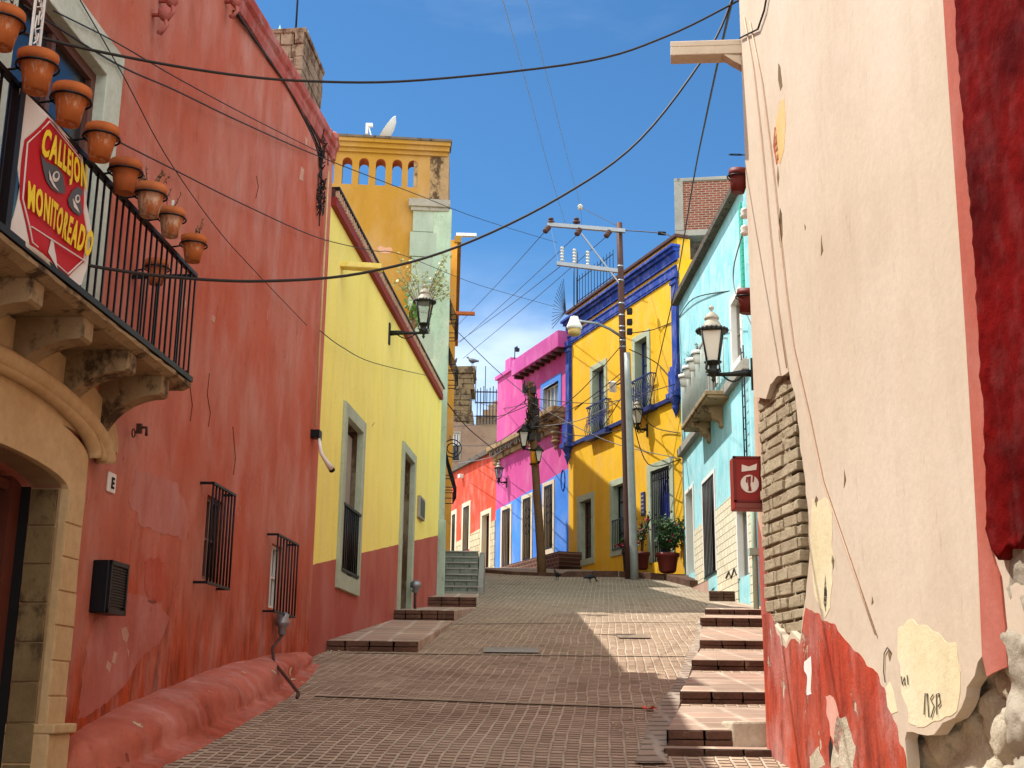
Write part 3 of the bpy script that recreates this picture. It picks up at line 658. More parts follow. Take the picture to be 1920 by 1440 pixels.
rl = MB(); rl.box(sl0, -.02, -ro-.02, -ro+.02, zr-.015, zr+.015); rl.box(-.035, -.005, -ro, 0, zr-.015, zr+.015); rl.box(-.035, -.005, -ro, 0, T_+.05, T_+.08)
rl.box(sl0, 0, -SB-.01, -SB+.02, T_*.85, T_+.03)
n = 36
for i in range(n+1):
    x = sl0+(-.02-sl0)*i/n; rl.tube([(x, -ro, T_*.3), (x, -ro, zr)], .0095, 4)
for i in range(1, 5): rl.tube([(-.02, -ro*i/5, T_), (-.02, -ro*i/5, zr)], .0095, 4)
pw = L1.uv(20, 300, ro)[0]-s_end; rl.box(pw-.03, pw+.03, -ro-.03, -ro+.03, T_, zr+.02)
rl.build('railing', m_iron, BL)
# banner hanging on the railing
bo = ro+.025
B0 = L1.uv(38, 165, bo); B1 = L1.uv(163, 285, bo); B2 = L1.uv(166, 520, bo); B3 = L1.uv(15, 440, bo)
bx = lambda px, py, o=0: (lambda q: (q[0]-s_end, q[1]-zs_b))(L1.uv(px, py, bo+o))
BN = thing('banner', 'red and white cloth banner reading CALLEJON MONITOREADO hung on the balcony railing', 'banner', L1.pt(s_end, bo, zs_b), L1.rot)
m_ban = paint('white_banner_cloth', 'd8d0c8', .7, 0, .15, .2, 3); m_bred = paint('banner_red', 'b81420', .6, 0, .12, .2, 3); m_byel = paint('banner_yellow', 'e8c810', .6, 0, .1); m_bgrey = paint('banner_grey', '4a4c50', .6, 0, .1)
def patchpoly(pts, y, th=.002): return MB().prism(pts, y-th, y)
def bend(mb):
    mb.v = [(x, y+.012*math.sin(x*7)+.01*math.sin(z*9+x*3), z) for x, y, z in mb.v]; return mb
def gridpoly(poly, y, n=14, th=.003):
    """cut a polygon sheet into a bent cloth: quad strips between the polygon's left and right edges"""
    zs = sorted(set([p[1] for p in poly])); z0, z1 = zs[0], zs[-1]; m = MB()
    zz = sorted(set([z0+(z1-z0)*i/n for i in range(n+1)]+zs)); rowsv = []
    for z in zz:
        z_ = min(max(z, z0+1e-5), z1-1e-5); X = []
        for i in range(len(poly)):
            a, b = poly[i], poly[(i+1) % len(poly)]
            if (a[1]-z_)*(b[1]-z_) <= 0 and a[1] != b[1]: X.append(a[0]+(b[0]-a[0])*(z_-a[1])/(b[1]-a[1]))
        if len(X) < 2: X = [poly[0][0]]*2
        rowsv.append((min(X), max(X), z))
    k = 10
    for a, b, z in rowsv:
        for i in range(k+1): m.v.append((a+(b-a)*i/k, y, z))
    for r in range(len(rowsv)-1):
        for i in range(k): m.f.append((r*(k+1)+i, r*(k+1)+i+1, (r+1)*(k+1)+i+1, (r+1)*(k+1)+i)); m.sm.append(True)
    o = len(m.v); nf = list(m.f)
    m.v += [(x, yy+th, z) for x, yy, z in m.v]; m.f += [tuple(i+o for i in f[::-1]) for f in nf]; m.sm += [True]*len(nf)
    return m
bp = [bx(38, 165), bx(100, 228), bx(160, 288), bx(164, 330), bx(161, 380), bx(168, 430), bx(165, 500), bx(155, 534), bx(140, 538), bx(15, 440), bx(40, 350), bx(34, 250)]
bend(gridpoly(bp, 0)).build('cloth', m_ban, BN)
rp = [bx(84, 220), bx(157, 296), bx(160, 350), bx(157, 400), bx(163, 440), bx(160, 490), bx(130, 520), bx(50, 458), bx(46, 430), bx(37, 372), bx(48, 262)]
bend(gridpoly(rp, -.004)).build('red_shield', m_bred, BN)
bd = MB()
for ins in (0, ):
    q = [(x, z) for x, z in rp]; q2 = [(x*.0+p_[0], p_[1]) for p_, (x, z) in zip(q, q)]
    cxr = sum(p_[0] for p_ in q)/len(q); czr = sum(p_[1] for p_ in q)/len(q)
    for f in (.955,):
        lp = [(cxr+(a-cxr)*f, -.008, czr+(b-czr)*f) for a, b in q]+[(cxr+(q[0][0]-cxr)*f, -.008, czr+(q[0][1]-czr)*f)]; bd.tube(lp, .0045, 4)
    a, b = bx(52, 425), bx(160, 490); bd.tube([(a[0], -.008, a[1]), (b[0], -.008, b[1])], .005, 4)
bend(bd).build('white_border', m_ban, BN)
def banner_text(txt, l, r, h, name):
    (x0, z0), (x1, z1) = bx(*l), bx(*r); me = text_mesh(txt, h, .008, .002, 'LEFT'); xs_ = [v.co.x for v in me.vertices]; w_ = max(xs_)-min(xs_); sc = (x1-x0)/w_; mn = min(xs_)
    for v in me.vertices:
        x = (v.co.x-mn)*sc; z = v.co.y+z0+(z1-z0)*x/(x1-x0); X = x0+x
        v.co = Vector((X, -.020-.002*(v.co.z > 0)+.012*math.sin(X*7)+.01*math.sin(z*9+X*3), z))
    me.materials.append(m_byel); o = bpy.data.objects.new(name, me); col.objects.link(o); o.parent = BN
banner_text('CALLEJON', (67, 286), (158, 354), .225, 'lettering')
banner_text('MONITOREADO', (44, 388), (164, 481), .225, 'lettering')
def eye(c, ang, s):
    x, z = bx(*c); G_ = [(-.13, .10), (-.09, .075), (-.02, .065), (.04, .03), (.10, -.05), (.06, -.055), (.0, -.04), (-.06, .0)]
    ca, sa = math.cos(ang), math.sin(ang); f = lambda P_: [(x+(a*ca-b*sa)*s, z+(a*sa+b*ca)*s) for a, b in P_]
    e_ = bend(patchpoly(f(G_), -.010)).build('drawn_eye', m_bgrey, BN)
    bend(patchpoly(f([(.0+.045*math.cos(t)-.01, .015+.04*math.sin(t)) for t in [k*.6 for k in range(10)]]), -.0135)).build('eye_white', m_ban, e_)
    bend(patchpoly(f([(.0+.03*math.cos(t)+.003, .015+.03*math.sin(t)) for t in [k*.6 for k in range(10)]]), -.0165)).build('iris', m_bgrey, e_)
    bend(patchpoly(f([(.0+.009*math.cos(t)-.006, .026+.009*math.sin(t)) for t in [k*.6 for k in range(10)]]), -.0195)).build('glint', m_ban, e_)
def bpoly(name, pts, y, mat, par=None): return bend(patchpoly([bx(*p) for p in pts], y)).build(name, mat, par or BN)
def edisc(cx, cy, rx, ry): return [(cx+rx*math.cos(t), cy+ry*math.sin(t)) for t in [2*math.pi*k/12 for k in range(12)]]
e_ = bpoly('drawn_eye', [(70, 288), (80, 304), (98, 312), (110, 326), (117, 350), (118, 362), (106, 362), (92, 354), (82, 340), (76, 320)], -.010, m_bgrey)
bpoly('eye_crescent', [(84, 320), (86, 336), (94, 350), (105, 359), (98, 350), (91, 338)], -.0135, m_ban, e_); bpoly('eye_white', edisc(97, 331, 6.5, 10), -.0135, m_ban, e_); bpoly('iris', edisc(97, 329, 3.4, 5.5), -.0165, m_bgrey, e_)
e_ = bpoly('drawn_eye', [(125, 374), (132, 358), (144, 350), (153, 357), (152, 366), (147, 368), (149, 382), (151, 398), (147, 405), (136, 397), (128, 386)], -.010, m_bgrey)
bpoly('eye_crescent', [(133, 372), (136, 388), (146, 399), (141, 386)], -.0135, m_ban, e_); bpoly('eye_white', edisc(142, 373, 4.5, 8), -.0135, m_ban, e_); bpoly('iris', edisc(142, 372, 2.4, 4.5), -.0165, m_bgrey, e_)
a = bx(92, 462); bend(patchpoly([(a[0]+x, a[1]+z) for x, z in ((-.06, -.06), (.11, -.1), (.08, -.03), (.05, .0), (.03, .045), (-.01, .05), (-.03, .0))], -.009)).build('badge', m_ban, BN)
# flower pots on the rail
def pot_mesh():
    return [(.055, 0), (.062, .0), (.078, .09), (.088, .15), (.09, .155), (.105, .155), (.108, .215), (.098, .215), (.092, .16), (.08, .15), (.0, .15)]
m_soil = stone('dry_soil', '4a3a2c', '3a2c20')
def terra(nm, a, b, th):
    t = NT(nm); c = t.mix(t.ramp(t.noise(7, 6), .35, .65), lin(a), lin(b)); X = t.xyz(); w = t.math('MULTIPLY', t.ramp(t.noise(22, 8, rough=.7, v=t.map((1, 1, .35))), th, th+.14), t.ramp(X[2], .17, .1))
    c = t.mix(t.math('MULTIPLY', w, .75), c, lin('cdb8a0')); return t.fin(c, .85, t.bump(t.noise(60, 5), .3, .003), .2)
TERRAS = [terra('terracotta_a', 'b0602f', '9c5228', .52), terra('terracotta_b', 'b5683c', 'a05a34', .44), terra('terracotta_c', 'a85a30', '8e4a28', .6)]
POTM = None
def pot(w, px, py, out, rimd, label, cat='flower pot', group=None, mat=None, tilt=0, plant=None, ring_=True):
    global POTM
    s, z = w.uv(px, py, out); t = thing('flower_pot', label, cat, w.pt(s, out, z-.2), w.rot, group); sc = rimd/.215; t.scale = (sc,)*3; t.rotation_euler.y = tilt; t.rotation_euler.x = tilt*.6
    b = MB().lathe([(r*random.uniform(.97, 1.03), z) for r, z in pot_mesh()[:9]], 22); b.build('pot', mat or random.choice(TERRAS), t); MB().lathe([(.001, .172), (.088, .17)], 14).build('soil', m_soil, t)
    if ring_: MB().tube([(.112*math.cos(q), .112*math.sin(q), .145) for q in [2*math.pi*i/16 for i in range(17)]], .007, 5).tube([(0, .1, .145), (0, .2, .13)], .008, 5).build('hanger_ring', m_iron, t)
    if plant:
        m = MB(); l = MB()
        for i in range(plant):
            x, y = random.uniform(-.05, .05), random.uniform(-.05, .05); p = Vector((x, y, .17)); pts = [p]; d = Vector((random.uniform(-.5, .5), random.uniform(-.4, .4), 1)).normalized()
            for k in range(4): d = (d+Vector((random.gauss(0, .25), random.gauss(0, .25), 0))).normalized(); p = p+d*random.uniform(.03, .06); pts.append(p); [l.leaf(p, .02) for _ in range(3)]
            m.tube(pts, .003, 4)
        m.build('twigs', m_dry, t); l.build('leaves', m_dry, t)
    return t
labs = ['terracotta pot cut by the left edge of the photo, uppermost on the balcony rail', 'large terracotta pot just above the top corner of the banner', 'terracotta pot hanging beside the right edge of the upper window, banner below it', 'terracotta pot at the upper right corner of the banner', 'terracotta pot on the rail right after the banner, empty', 'terracotta pot with a spreading dry bush', 'terracotta pot with a short white stake, second from the end of the rail', 'last terracotta pot at the far end of the balcony rail with a small dry plant']
for i, (px, py, rw, pl_) in enumerate(((8, 25, 80, 6), (73, 112, 80, 0), (133, 175, 76, 0), (191, 245, 68, 0), (237, 310, 64, 0), (283, 356, 62, 12), (322, 396, 54, 3), (364, 446, 50, 6))):
    s, z = L1.uv(px, py, ro+.12); y = L1.pt(s, 0, 0).y; t = pot(L1, px, py, ro+.12, rw*y/2350*1.02, labs[i], group='terracotta pots hung along the balcony rail', tilt=random.uniform(-.04, .04), plant=pl_)
    if i == 6: MB().box(-.008, .008, -.008, .008, .15, .3).build('stake', m_white, t)
s, z = L1.uv(295, 508, .25); pt_ = pot(L1, 295, 490, .2, .2, 'flower pot hanging inside the balcony bars below the rail', group=None)
# broken white lattice stand at upper left
a = L1.uv(70, 60, .3); m = MB()
for i in range(9): m.tube([(random.uniform(-.05, .05), 0, -.15+i*.05), (random.uniform(-.05, .05), .0, -.1+i*.05), (random.uniform(-.05, .05), 0, -.05+i*.05)], .005, 4)
m.box(-.07, -.05, 0, .01, -.4, .5); m.box(.05, .07, 0, .01, -.4, .5)
tag(m.build('white_trellis', m_white, None, None, L1.pt(a[0], .3, a[1]), L1.rot), 'narrow white iron trellis standing behind the second flower pot', 'trellis')
# patches on the plinth where paint broke off
# ================================================================== pale yellow house
z0_ = L2.uv(602, 345)[1]; zE = (L2.uv(602, 350)[1]+L2.uv(806, 705)[1])/2
da, db = L2.uv(567, 1063), L2.uv(798, 1009); bb = (db[1]-da[1])/(db[0]-da[0])
m_pale = plaster('pale_yellow_paint', 'f0e274', 'ebde74', .3, .6, dado=(da[1]-bb*da[0], bb, 'a04c40', 'a85a4a'), bst=.3)
H2 = house('yellow_house', 'single storey pale yellow house with a brick red dado, right of the red house', L2)
wr2 = (L2.uv(652, 900)[0], L2.uv(676, 900)[0], L2.uv(632, 1072)[1], L2.uv(650, 783)[1])
wo = (L2.uv(644, 744), L2.uv(669, 1112), L2.uv(625, 1092))
ws = (wo[0][0], wo[1][0]); wr2 = (ws[0]+.2, ws[1]-.2, wr2[2], wr2[3])
do = (L2.uv(754, 818)[0], L2.uv(771, 1000)[0], G(L2.a.y+5*K), L2.uv(756, 847)[1]); dr_ = (do[0]+.18, L2.uv(778, 848)[0]-.2, L2.uv(745, 1140)[1]-.05, do[3])
fz = zE-.05
fz = zE-.06
facade(H2, m_pale, [(0.0, -1), (L2.L, -1), (L2.L, fz), (0.0, fz)], [grow(wr2, .06), grow(dr_, .06, 0)], 6, .4)
m_oldw = stone('weathered_jamb_wood', '7a705c', '645a48', '4a3420', 1.2, .3, .5)
w = window(H2, wr2, .2, m_cont, m_greyw, m_glassb, .35, 2, 1, .06, proud=.05, label='tall shuttered window with a low iron rail', wb=.24, revm=m_oldw)
MB().box(wr2[0]+.02, wr2[0]+.55, .16, .24, wr2[2], wr2[3]-.12).build('shutter', m_white, w, 'white open shutter')
MB().box(wr2[1]-.45, wr2[1]-.04, .13, .3, wr2[2], wr2[3]-.1).build('shutter', m_greyw, w, 'weathered grey shutter')
zrl = L2.uv(640, 944)[1]; bars(MB(), wr2[0]-.02, wr2[1]+.02, wr2[2]+.05, zrl, 10, -.04, .014, .02).build('railing', m_iron, w)
w = window(H2, dr_, .18, m_cont, m_greyw, m_glass, .35, 1, 1, .06, 0, kind='door', solid=paint('grey_green_door', '5e5a48', .7, 0, .6), transom=L2.uv(757, 905)[1], proud=.05, revm=m_oldw)
MB().box(dr_[0]+.2, dr_[0]+.5, .24, .26, L2.uv(760, 945)[1]-.1, L2.uv(760, 945)[1]+.12).build('notice', m_white, w)
MB().box(dr_[0]-.15, dr_[1]+.15, -.12, .3, dr_[2]-.3, dr_[2]+.02).build('threshold', m_conc, w, bevel=.01)
# eave
m = MB(); m.box(.0, L2.L-.35, -.08, .3, fz-.02, fz+.12); m.build('eave', m_eave, H2)
MB().box(0, L2.L-.4, -.05, .3, fz+.12, fz+.25).build('tile_bedding', m_rust, H2)
m = MB(); n = 96
for i in range(n):
    s = .05+(L2.L-.5)*i/n; m.box(s, s+.045, -.10, .2, fz+.125, fz+.235, .004)
m.build('roof_tiles', m_tile, H2)
m = MB().box(0, L2.L-.35, -.12, .3, fz+.24, fz+.275); m.build('coping', m_iron, H2)
m = MB(); a = L2.uv(640, 497); m.prism([(a[0]-.09, 0), (a[0]+.09, 0), (a[0]+.09, .02), (a[0]+.06, .1), (a[0]-.06, .1), (a[0]-.09, .02)], -.62, .1); m.v = [(x, y, z+a[1]-.05+y*.08) for x, y, z in m.v]
m.build('rain_spout', plaster('yellow_spout_paint', 'dcc455', 'e0cc70', .4, 3), H2, bevel=.01)
a = (L2.uv(782, 950)[0], L2.uv(791, 950)[0], L2.uv(786, 974)[1], L2.uv(786, 932)[1])
sp = thing('letter_box', 'flat grey box on the pale yellow wall right of the brown door', 'box', L2.pt((a[0]+a[1])/2, 0, a[2]), L2.rot); hw = (a[1]-a[0])/2
MB().box(-hw, hw, -.07, 0, 0, a[3]-a[2]).build('body', m_conc, sp, bevel=.01); MB().box(-hw+.04, hw-.04, -.078, -.065, .06, a[3]-a[2]-.06).build('lid', paint('slate_lid', '3c4a4c'), sp)
a = L2.uv(779, 1103, .15); mt = thing('water_meter', 'grey meter standing on its pipe beside the brown door of the pale yellow house', 'meter', L2.pt(a[0], .15, a[1]), L2.rot)
MB().lathe([(.03, -.1), (.07, -.07), (.06, 0), (.11, .02), (.11, .1), (.06, .15)], 12).build('body', m_galv, mt); MB().tube([(0, 0, 0), (0, 0, -.35), (.1, 0, -.5)], .03, 6).build('pipe', m_rust, mt)
# security camera and grey pipe at red/yellow joint
a = L2.uv(590, 815, .05); sc = thing('security_camera', 'small camera on a bracket at the joint of the red and yellow walls', 'camera', L2.pt(a[0], .05, a[1]), L2.rot)
MB().box(-.07, .09, -.08, .05, -.05, .06).box(.05, .18, -.05, -.01, -.01, .03).box(.15, .18, -.06, .0, -.05, .06).build('bracket', m_iron, sc, bevel=.008)
MB().tube([(0, -.06, -.05), (.0, -.1, -.25), (.1, -.16, -.36), (.2, -.2, -.42)], [.02, .025, .03, .045], 8).build('body', m_white, sc)
MB().tube([(.2, -.2, -.42), (.24, -.21, -.45)], .042, 8).build('lens', m_black, sc)
MB().tube([(-.06, -.02, .1), (-.06, -.02, 3.8)], .016, 6).build('conduit', m_stone, sc)
# ================================================================== ochre tower house
gb = P(832, 500, L2.b.y+.12); gd_ = Vector((1, .10)).normalized(); ga = Vector((gb.x, gb.y))-gd_*5.2
L3g = Wall(ga, (gb.x, gb.y)); H3 = house('ochre_house', 'tall ochre house with arched parapet openings and mint green street front', L3g)
ztop = (L3g.uv(618, 268)[1]+L3g.uv(830, 280)[1])/2
holes = []
for i, cxp in enumerate((616, 649.5, 681, 712.5, 743.5, 773)):
    yb_ = 343+(i*1.6); yt_ = 293+i*1.5; s, z0 = L3g.uv(cxp, yb_); _, z1 = L3g.uv(cxp, yt_); hw = .125
    holes.append([(s-hw, z0), (s+hw, z0)]+[(s+hw*math.cos(t), z1-hw+hw*math.sin(t)) for t in [math.pi*k/8 for k in range(9)]])
zbreak = L3g.uv(700, 375)[1]
facade(H3, m_gable, [(-3, zbreak), (L3g.L, zbreak), (L3g.L, ztop), (-3, ztop)], holes, .42, back=True, name='parapet')
facade(H3, m_gable, [(-3, -2), (L3g.L, -2), (L3g.L, zbreak), (-3, zbreak)], [], 9, name='wall')
m = MB()
for h in holes:
    cx_ = (h[0][0]+h[1][0])/2; zt1 = max(p[1] for p in h)
    ap = [(cx_+.127*math.cos(t), zt1-.125+.127*math.sin(t)) for t in [math.pi*k/8 for k in range(9)]]; ip = [(cx_+.118*math.cos(t), zt1-.127+.118*math.sin(t)) for t in [math.pi*k/8 for k in range(8, -1, -1)]]
    m.prism(ap+ip, .01, .40)
m.build('arch_soffits', m_brick_in, H3)
m = MB()
for dz, o, h in ((0, .22, .10), (-.12, .15, .12), (-.22, .07, .1)): m.box(-3.1, L3g.L+o*.4, -o, .1, ztop+dz, ztop+dz+h)
m.build('cornice', m_gable, H3); MB().box(-3.1, L3g.L+.12, -.26, .45, ztop+.1, ztop+.16).build('coping', m_cop, H3)
qx0 = L3g.uv(768, 600)[0]; q = MB(); zz = L3g.uv(800, 392)[1]; zb_ = L3g.uv(800, 740)[1]; i = 0
while zz > zb_:
    h = .66; q.box(qx0-(.06 if i % 2 else 0), L3g.L+.05, -.10-(.012 if i % 2 else 0), .05, zz-h+.012, zz); zz -= h; i += 1
q.build('quoins', m_quoin, H3, bevel=.015)
MB().box(qx0-.12, L3g.L+.12, -.2, .08, L3g.uv(800, 392)[1], L3g.uv(800, 378)[1]).box(qx0-.06, L3g.L+.08, -.15, .08, L3g.uv(800, 392)[1]-.1, L3g.uv(800, 392)[1]).build('pilaster_cap', m_conc, H3, bevel=.015)
q = L3g.uv(722, 468); MB().prism([(q[0]-.2, q[1]+.03), (q[0]-.12, q[1]-.08), (q[0]-.02, q[1]-.1), (q[0]+.12, q[1]-.1), (q[0]+.2, q[1]), (q[0]+.14, q[1]+.07), (q[0], q[1]+.05), (q[0]-.12, q[1]+.1)], -.006, .01).build('bare_plaster_patch', plaster('pink_bare_plaster', 'c9987c', 'b98a70'), H3)
# mint street front (children in the tower's frame are awkward, so the front is its own wall frame)
z3 = lambda py: P(836, py, L2.b.y+.3).z
m3a = P(836, 560, L2.b.y+.3); m3b = P(842, 560, L2.b.y+9); L3 = Wall((m3a.x, m3a.y), (m3b.x, m3b.y))
F3 = thing('mint_green_house', 'mint green street front with bulging black iron balcony grilles beside the ochre gable', 'house', (L3.a.x, L3.a.y, 0), L3.rot)
facade(F3, m_mint, [(0, -1), (L3.L, -1), (L3.L, z3(395)), (0, z3(395))], [], 1.0)
pl0 = P(815, 760, L2.b.y-.05); m = MB(); dx = (Vector((pl0.x, pl0.y))-L3.a); 
m.box(-.30, .02, -.10, .36, G(L3.a.y)-.2, z3(400)); m.box(-.36, .0, -.14, .40, G(L3.a.y)-.2, G(L3.a.y)+1.9); m.build('pilaster', m_mint, F3, bevel=.02)
m = MB().box(-.2, L3.L, .0, .9, z3(395), z3(285)); m.build('pier_and_shade_block', m_stone2, F3, bevel=.02)  # seen pier, lengthened back out of view to shade the far road
def bulge(par, s0, s1, z0, z1, bul, n=9, kind='balcony_grille'):
    m = MB(); 
    prof = [(.12, 1.0), (.16, .8), (.24, .62), (.5, .42), (.85, .2), (1.0, .08), (.8, 0)]
    for i in range(n):
        x = s0+(s1-s0)*i/(n-1); m.tube([(x, -bul*a, z0+(z1-z0)*b) for a, b in prof], .010, 5)
    for a, b in ((.12, 1), (.3, .57), (1.0, .08), (.8, 0)): m.box(s0, s1, -bul*a-.014, -bul*a+.014, z0+(z1-z0)*b-.014, z0+(z1-z0)*b+.014)
    for x in (s0, s1):
        for a, b in prof: m.tube([(x, 0, z0+(z1-z0)*b), (x, -bul*a, z0+(z1-z0)*b)], .014, 4)
    return m.build(kind, m_iron, par)
for i, (yp, y0, y1, bl) in enumerate(((2.0, 536, 622, .30), (3.6, 628, 715, .34), (.7, 800, 938, .36))):
    yy = L3.a.y+yp; zz1 = P(850, y0, yy).z; zz0 = P(850, y1, yy).z
    bulge(F3, yp-.4, yp+1.3, zz0+.12, zz1, bl, 8)
m = MB(); yy = L3.a.y+.75; c0 = P(835, 850, yy).z
for r in (.22, .13): m.tube([(.1, -.25+r*math.cos(t), c0+r*math.sin(t)) for t in [2*math.pi*k/16 for k in range(17)]], .014, 5)
m.build('iron_scroll', m_iron, F3)
m = MB()
for x in (.15, .25): m.tube([(x, -.03, G(yy)+1.2), (x, -.04, P(835, 740, yy).z)], .035, 6)
m.build('cable_conduit', m_iron, F3)
# roof dish
a = L3g.uv(733, 262, -1.2); sd_ = thing('satellite_dish', 'white satellite dish on the roof of the ochre tower house', 'satellite dish', L3g.pt(a[0], -1.2, ztop+.05), 0)
m = MB().lathe([(.001, 0), (.2, .02), (.36, .08), (.46, .16), (.47, .165), (.36, .1), (.2, .04), (.001, .02)], 24); dsh = m.build('reflector', m_white, sd_); dsh.location = (0, 0, .85); dsh.rotation_euler = (0, D2R(-58), D2R(10))
MB().tube([(0, 0, -.2), (0, 0, .6)], .03, 6).build('mast', m_galv, sd_); MB().tube([(0, 0, .6), (-.5, 0, .7), (-.62, 0, 1.1)], .022, 5).box(-.68, -.5, -.05, .05, 1.07, 1.15).box(-.68, -.62, -.04, .04, .85, 1.15).build('feed_arm', m_white, sd_)
# ================================================================== orange strip house beyond
o4 = P(854, 620, L3.b.y+.1); o4b = P(854, 620, 51); L4 = Wall((o4.x, o4.y), (o4b.x, o4b.y)); H4 = house('orange_house', 'narrow sliver of an orange yellow house beyond the mint green front', L4)
zt4 = P(857, 450, o4.y).z; facade(H4, plaster('amber_paint', 'd69a3c', 'cf8f34', .5, 1, peel='b08a60', pth=.66), [(0, -1), (L4.L, -1), (L4.L, zt4), (0, zt4)], [], 3)
MB().box(-.08, L4.L, -.12, .1, zt4-.1, zt4+.12).build('cornice', m_gable, H4)
MB().box(44.9-o4.y, 50.6-o4.y, .5, 4, zt4-.5, 20.4).build('hidden_shade_block', m_gable, H4)  # added block, hidden behind the gable, shaped to shade the golden house front
for px, py in ((868, 441), (866, 588)):
    z = P(px, py, o4.y+.4).z; m = MB().box(.3, .45, -.62, .05, -.05, .05); m.v = [(x, y, zz+z) for x, y, zz in m.v]; m.build('rain_spout', m_white if py < 500 else m_terra, H4)
# ================================================================== cream house on the right
HC = house('cream_house', 'tall cream house with peeling plaster, bare adobe strip and red dado on the right', R1n)
U = lambda px, py, o=0: R1n.uv(px, py, o)
TOP = 8.6; LN = 7.4*K
OFFP = .05
UU = lambda px, py: R1n.uv(px, py, OFFP)
def jag(pts, f, amp=.012, step=.06, closed=False, seed=0):
    """pixel outline -> wall outline with a broken plaster edge"""
    P_ = [f(*p) for p in pts]; out = []
    for i in range(len(P_)-1+closed):
        a, b = P_[i], P_[(i+1) % len(P_)]; L = math.hypot(b[0]-a[0], b[1]-a[1]); n = max(1, int(L/step))
        for k in range(n):
            t = k/n; x, z = a[0]+(b[0]-a[0])*t, a[1]+(b[1]-a[1])*t; w = amp*noise.noise(Vector((x*9+seed, z*9, seed)))*2.2
            out.append((x+(w if (i+k) else 0), z+w*.7))
    if not closed: out.append(P_[-1])
    return out
# rough masonry core
m = MB(); ns, nz_ = 110, 120; 
def core(mb, s0, s1, z0, z1, ns, nz_, yo, amp, fr):
    b0 = len(mb.v)
    for j in range(nz_+1):
        for i in range(ns+1):
            s = s0+(s1-s0)*i/ns; z = z0+(z1-z0)*j/nz_; p = Vector((s*fr, 0, z*fr*1.3)); v = noise.voronoi(p)[0]
            e = min(1, (v[1]-v[0])*4.5)*amp+amp*.7*noise.noise(p*1.7)+.014*noise.noise(p*9); mb.v.append((s, yo-e, z))
    for j in range(nz_):
        for i in range(ns): a = b0+j*(ns+1)+i; mb.f.append((a, a+1, a+ns+2, a+ns+1)); mb.sm.append(True)
core(m, 0, 6.5, -1.2, 3.2, 230, 170, .10, .05, 3.0)
m.box(0, LN+8, .12, 6, -2, TOP); m.build('wall', m_rub, HC)
# adobe courses bared where the plaster fell
ad = MB(); z = U(1480, 1190)[1]; i = 0
while z < U(1480, 715)[1]:
    h = random.uniform(.085, .115); s = -.02-random.uniform(0, .2)
    while s < .85:
        w_ = random.uniform(.24, .42); ad.box(max(s, -.01), min(s+w_-.015, .9), -.004-random.uniform(.0, .022), .2, z+.01, z+h-.012, .006); s += w_
    z += h; i += 1
ad.build('adobe_courses', m_adobe, HC, bevel=.012)
edge = [(1392, -160), (1424, 735)]
notch = [(1424, 735), (1436, 748), (1444, 722), (1458, 706), (1478, 700), (1490, 738), (1496, 790), (1500, 830), (1510, 905), (1514, 960), (1518, 1030), (1514, 1090), (1506, 1150), (1500, 1200), (1484, 1182), (1474, 1205), (1462, 1182), (1450, 1168), (1440, 1150)]
lowr = [(1700, 1372), (1722, 1374), (1738, 1380), (1752, 1376), (1768, 1354), (1790, 1346), (1803, 1326), (1811, 1306), (1814, 1286), (1828, 1266), (1834, 1240), (1843, 1228)]
C0 = UU(1392, -300); pe = [(0, TOP), (0, UU(1424, 735)[1])]
pl_ = pe+jag(notch[1:-1], UU, .014)+[(0, UU(1440, 1150)[1]), (0, -.5), (UU(1704, 1500)[0], -.5)]+jag([(1704, 1500), (1700, 1430), (1697, 1385)]+lowr, UU, .012)[1:]+[UU(1858, 1210), (LN, UU(1858, 1210)[1]), (LN, TOP)]
m = MB().prism(pl_, -OFFP, .03); m.build('plaster', m_cream, HC)
z0n = UU(1440, 1165)[1]; m = MB(); core(m, -.01, .72, z0n-.3, UU(1424, 735)[1]+.1, 30, 90, .012, .012, 5); m.build('mortar_backing', m_adobe, HC)
U2 = lambda px, py: R1n.uv(px, py, OFFP+.0015)
rd = [(1443, 1152), (1456, 1180), (1466, 1206), (1474, 1215), (1484, 1196), (1500, 1206), (1507, 1156), (1512, 1136), (1530, 1150), (1562, 1172), (1600, 1216), (1630, 1252), (1658, 1288), (1664, 1322), (1672, 1340), (1682, 1372), (1694, 1402), (1700, 1450), (1704, 1500)]
j_ = jag(rd, U2, .02, .025); MB().prism([(0.004, j_[0][1])]+j_+[(UU(1704, 1500)[0], -.5), (.004, -.5)], -OFFP-.0015, -OFFP+.003).build('dado', m_dadored, HC)
def pch(name, pts, mat, amp=.02, off=OFFP+.0022, lab=None):
    f = lambda px, py: R1n.uv(px, py, off); j = jag(pts, f, amp, .022, True, random.random()*9)
    return MB().prism(j, -off, -OFFP+.002).build(name, mat, HC, lab)
pch('yellow_patch', [(1521, 940), (1545, 934), (1558, 945), (1562, 1060), (1556, 1140), (1546, 1160), (1530, 1130), (1520, 1060)], m_creamy)
pch('yellow_patch', [(1684, 1178), (1700, 1166), (1750, 1180), (1790, 1208), (1800, 1260), (1796, 1330), (1770, 1345), (1720, 1364), (1704, 1352), (1690, 1300), (1684, 1240)], m_creamy)
pch('grey_patch', [(1508, 1240), (1518, 1236), (1522, 1300), (1514, 1300)], m_white); pch('grey_patch', [(1548, 1310), (1562, 1306), (1578, 1370), (1572, 1420), (1556, 1380)], plaster('pink_underpaint', 'd99a86', 'd0a090'))
pch('grey_patch', [(1570, 1340), (1585, 1345), (1604, 1400), (1600, 1440), (1560, 1440), (1562, 1390)], m_rub); pch('grey_patch', [(1518, 1420), (1535, 1400), (1545, 1440), (1520, 1445)], m_rub)
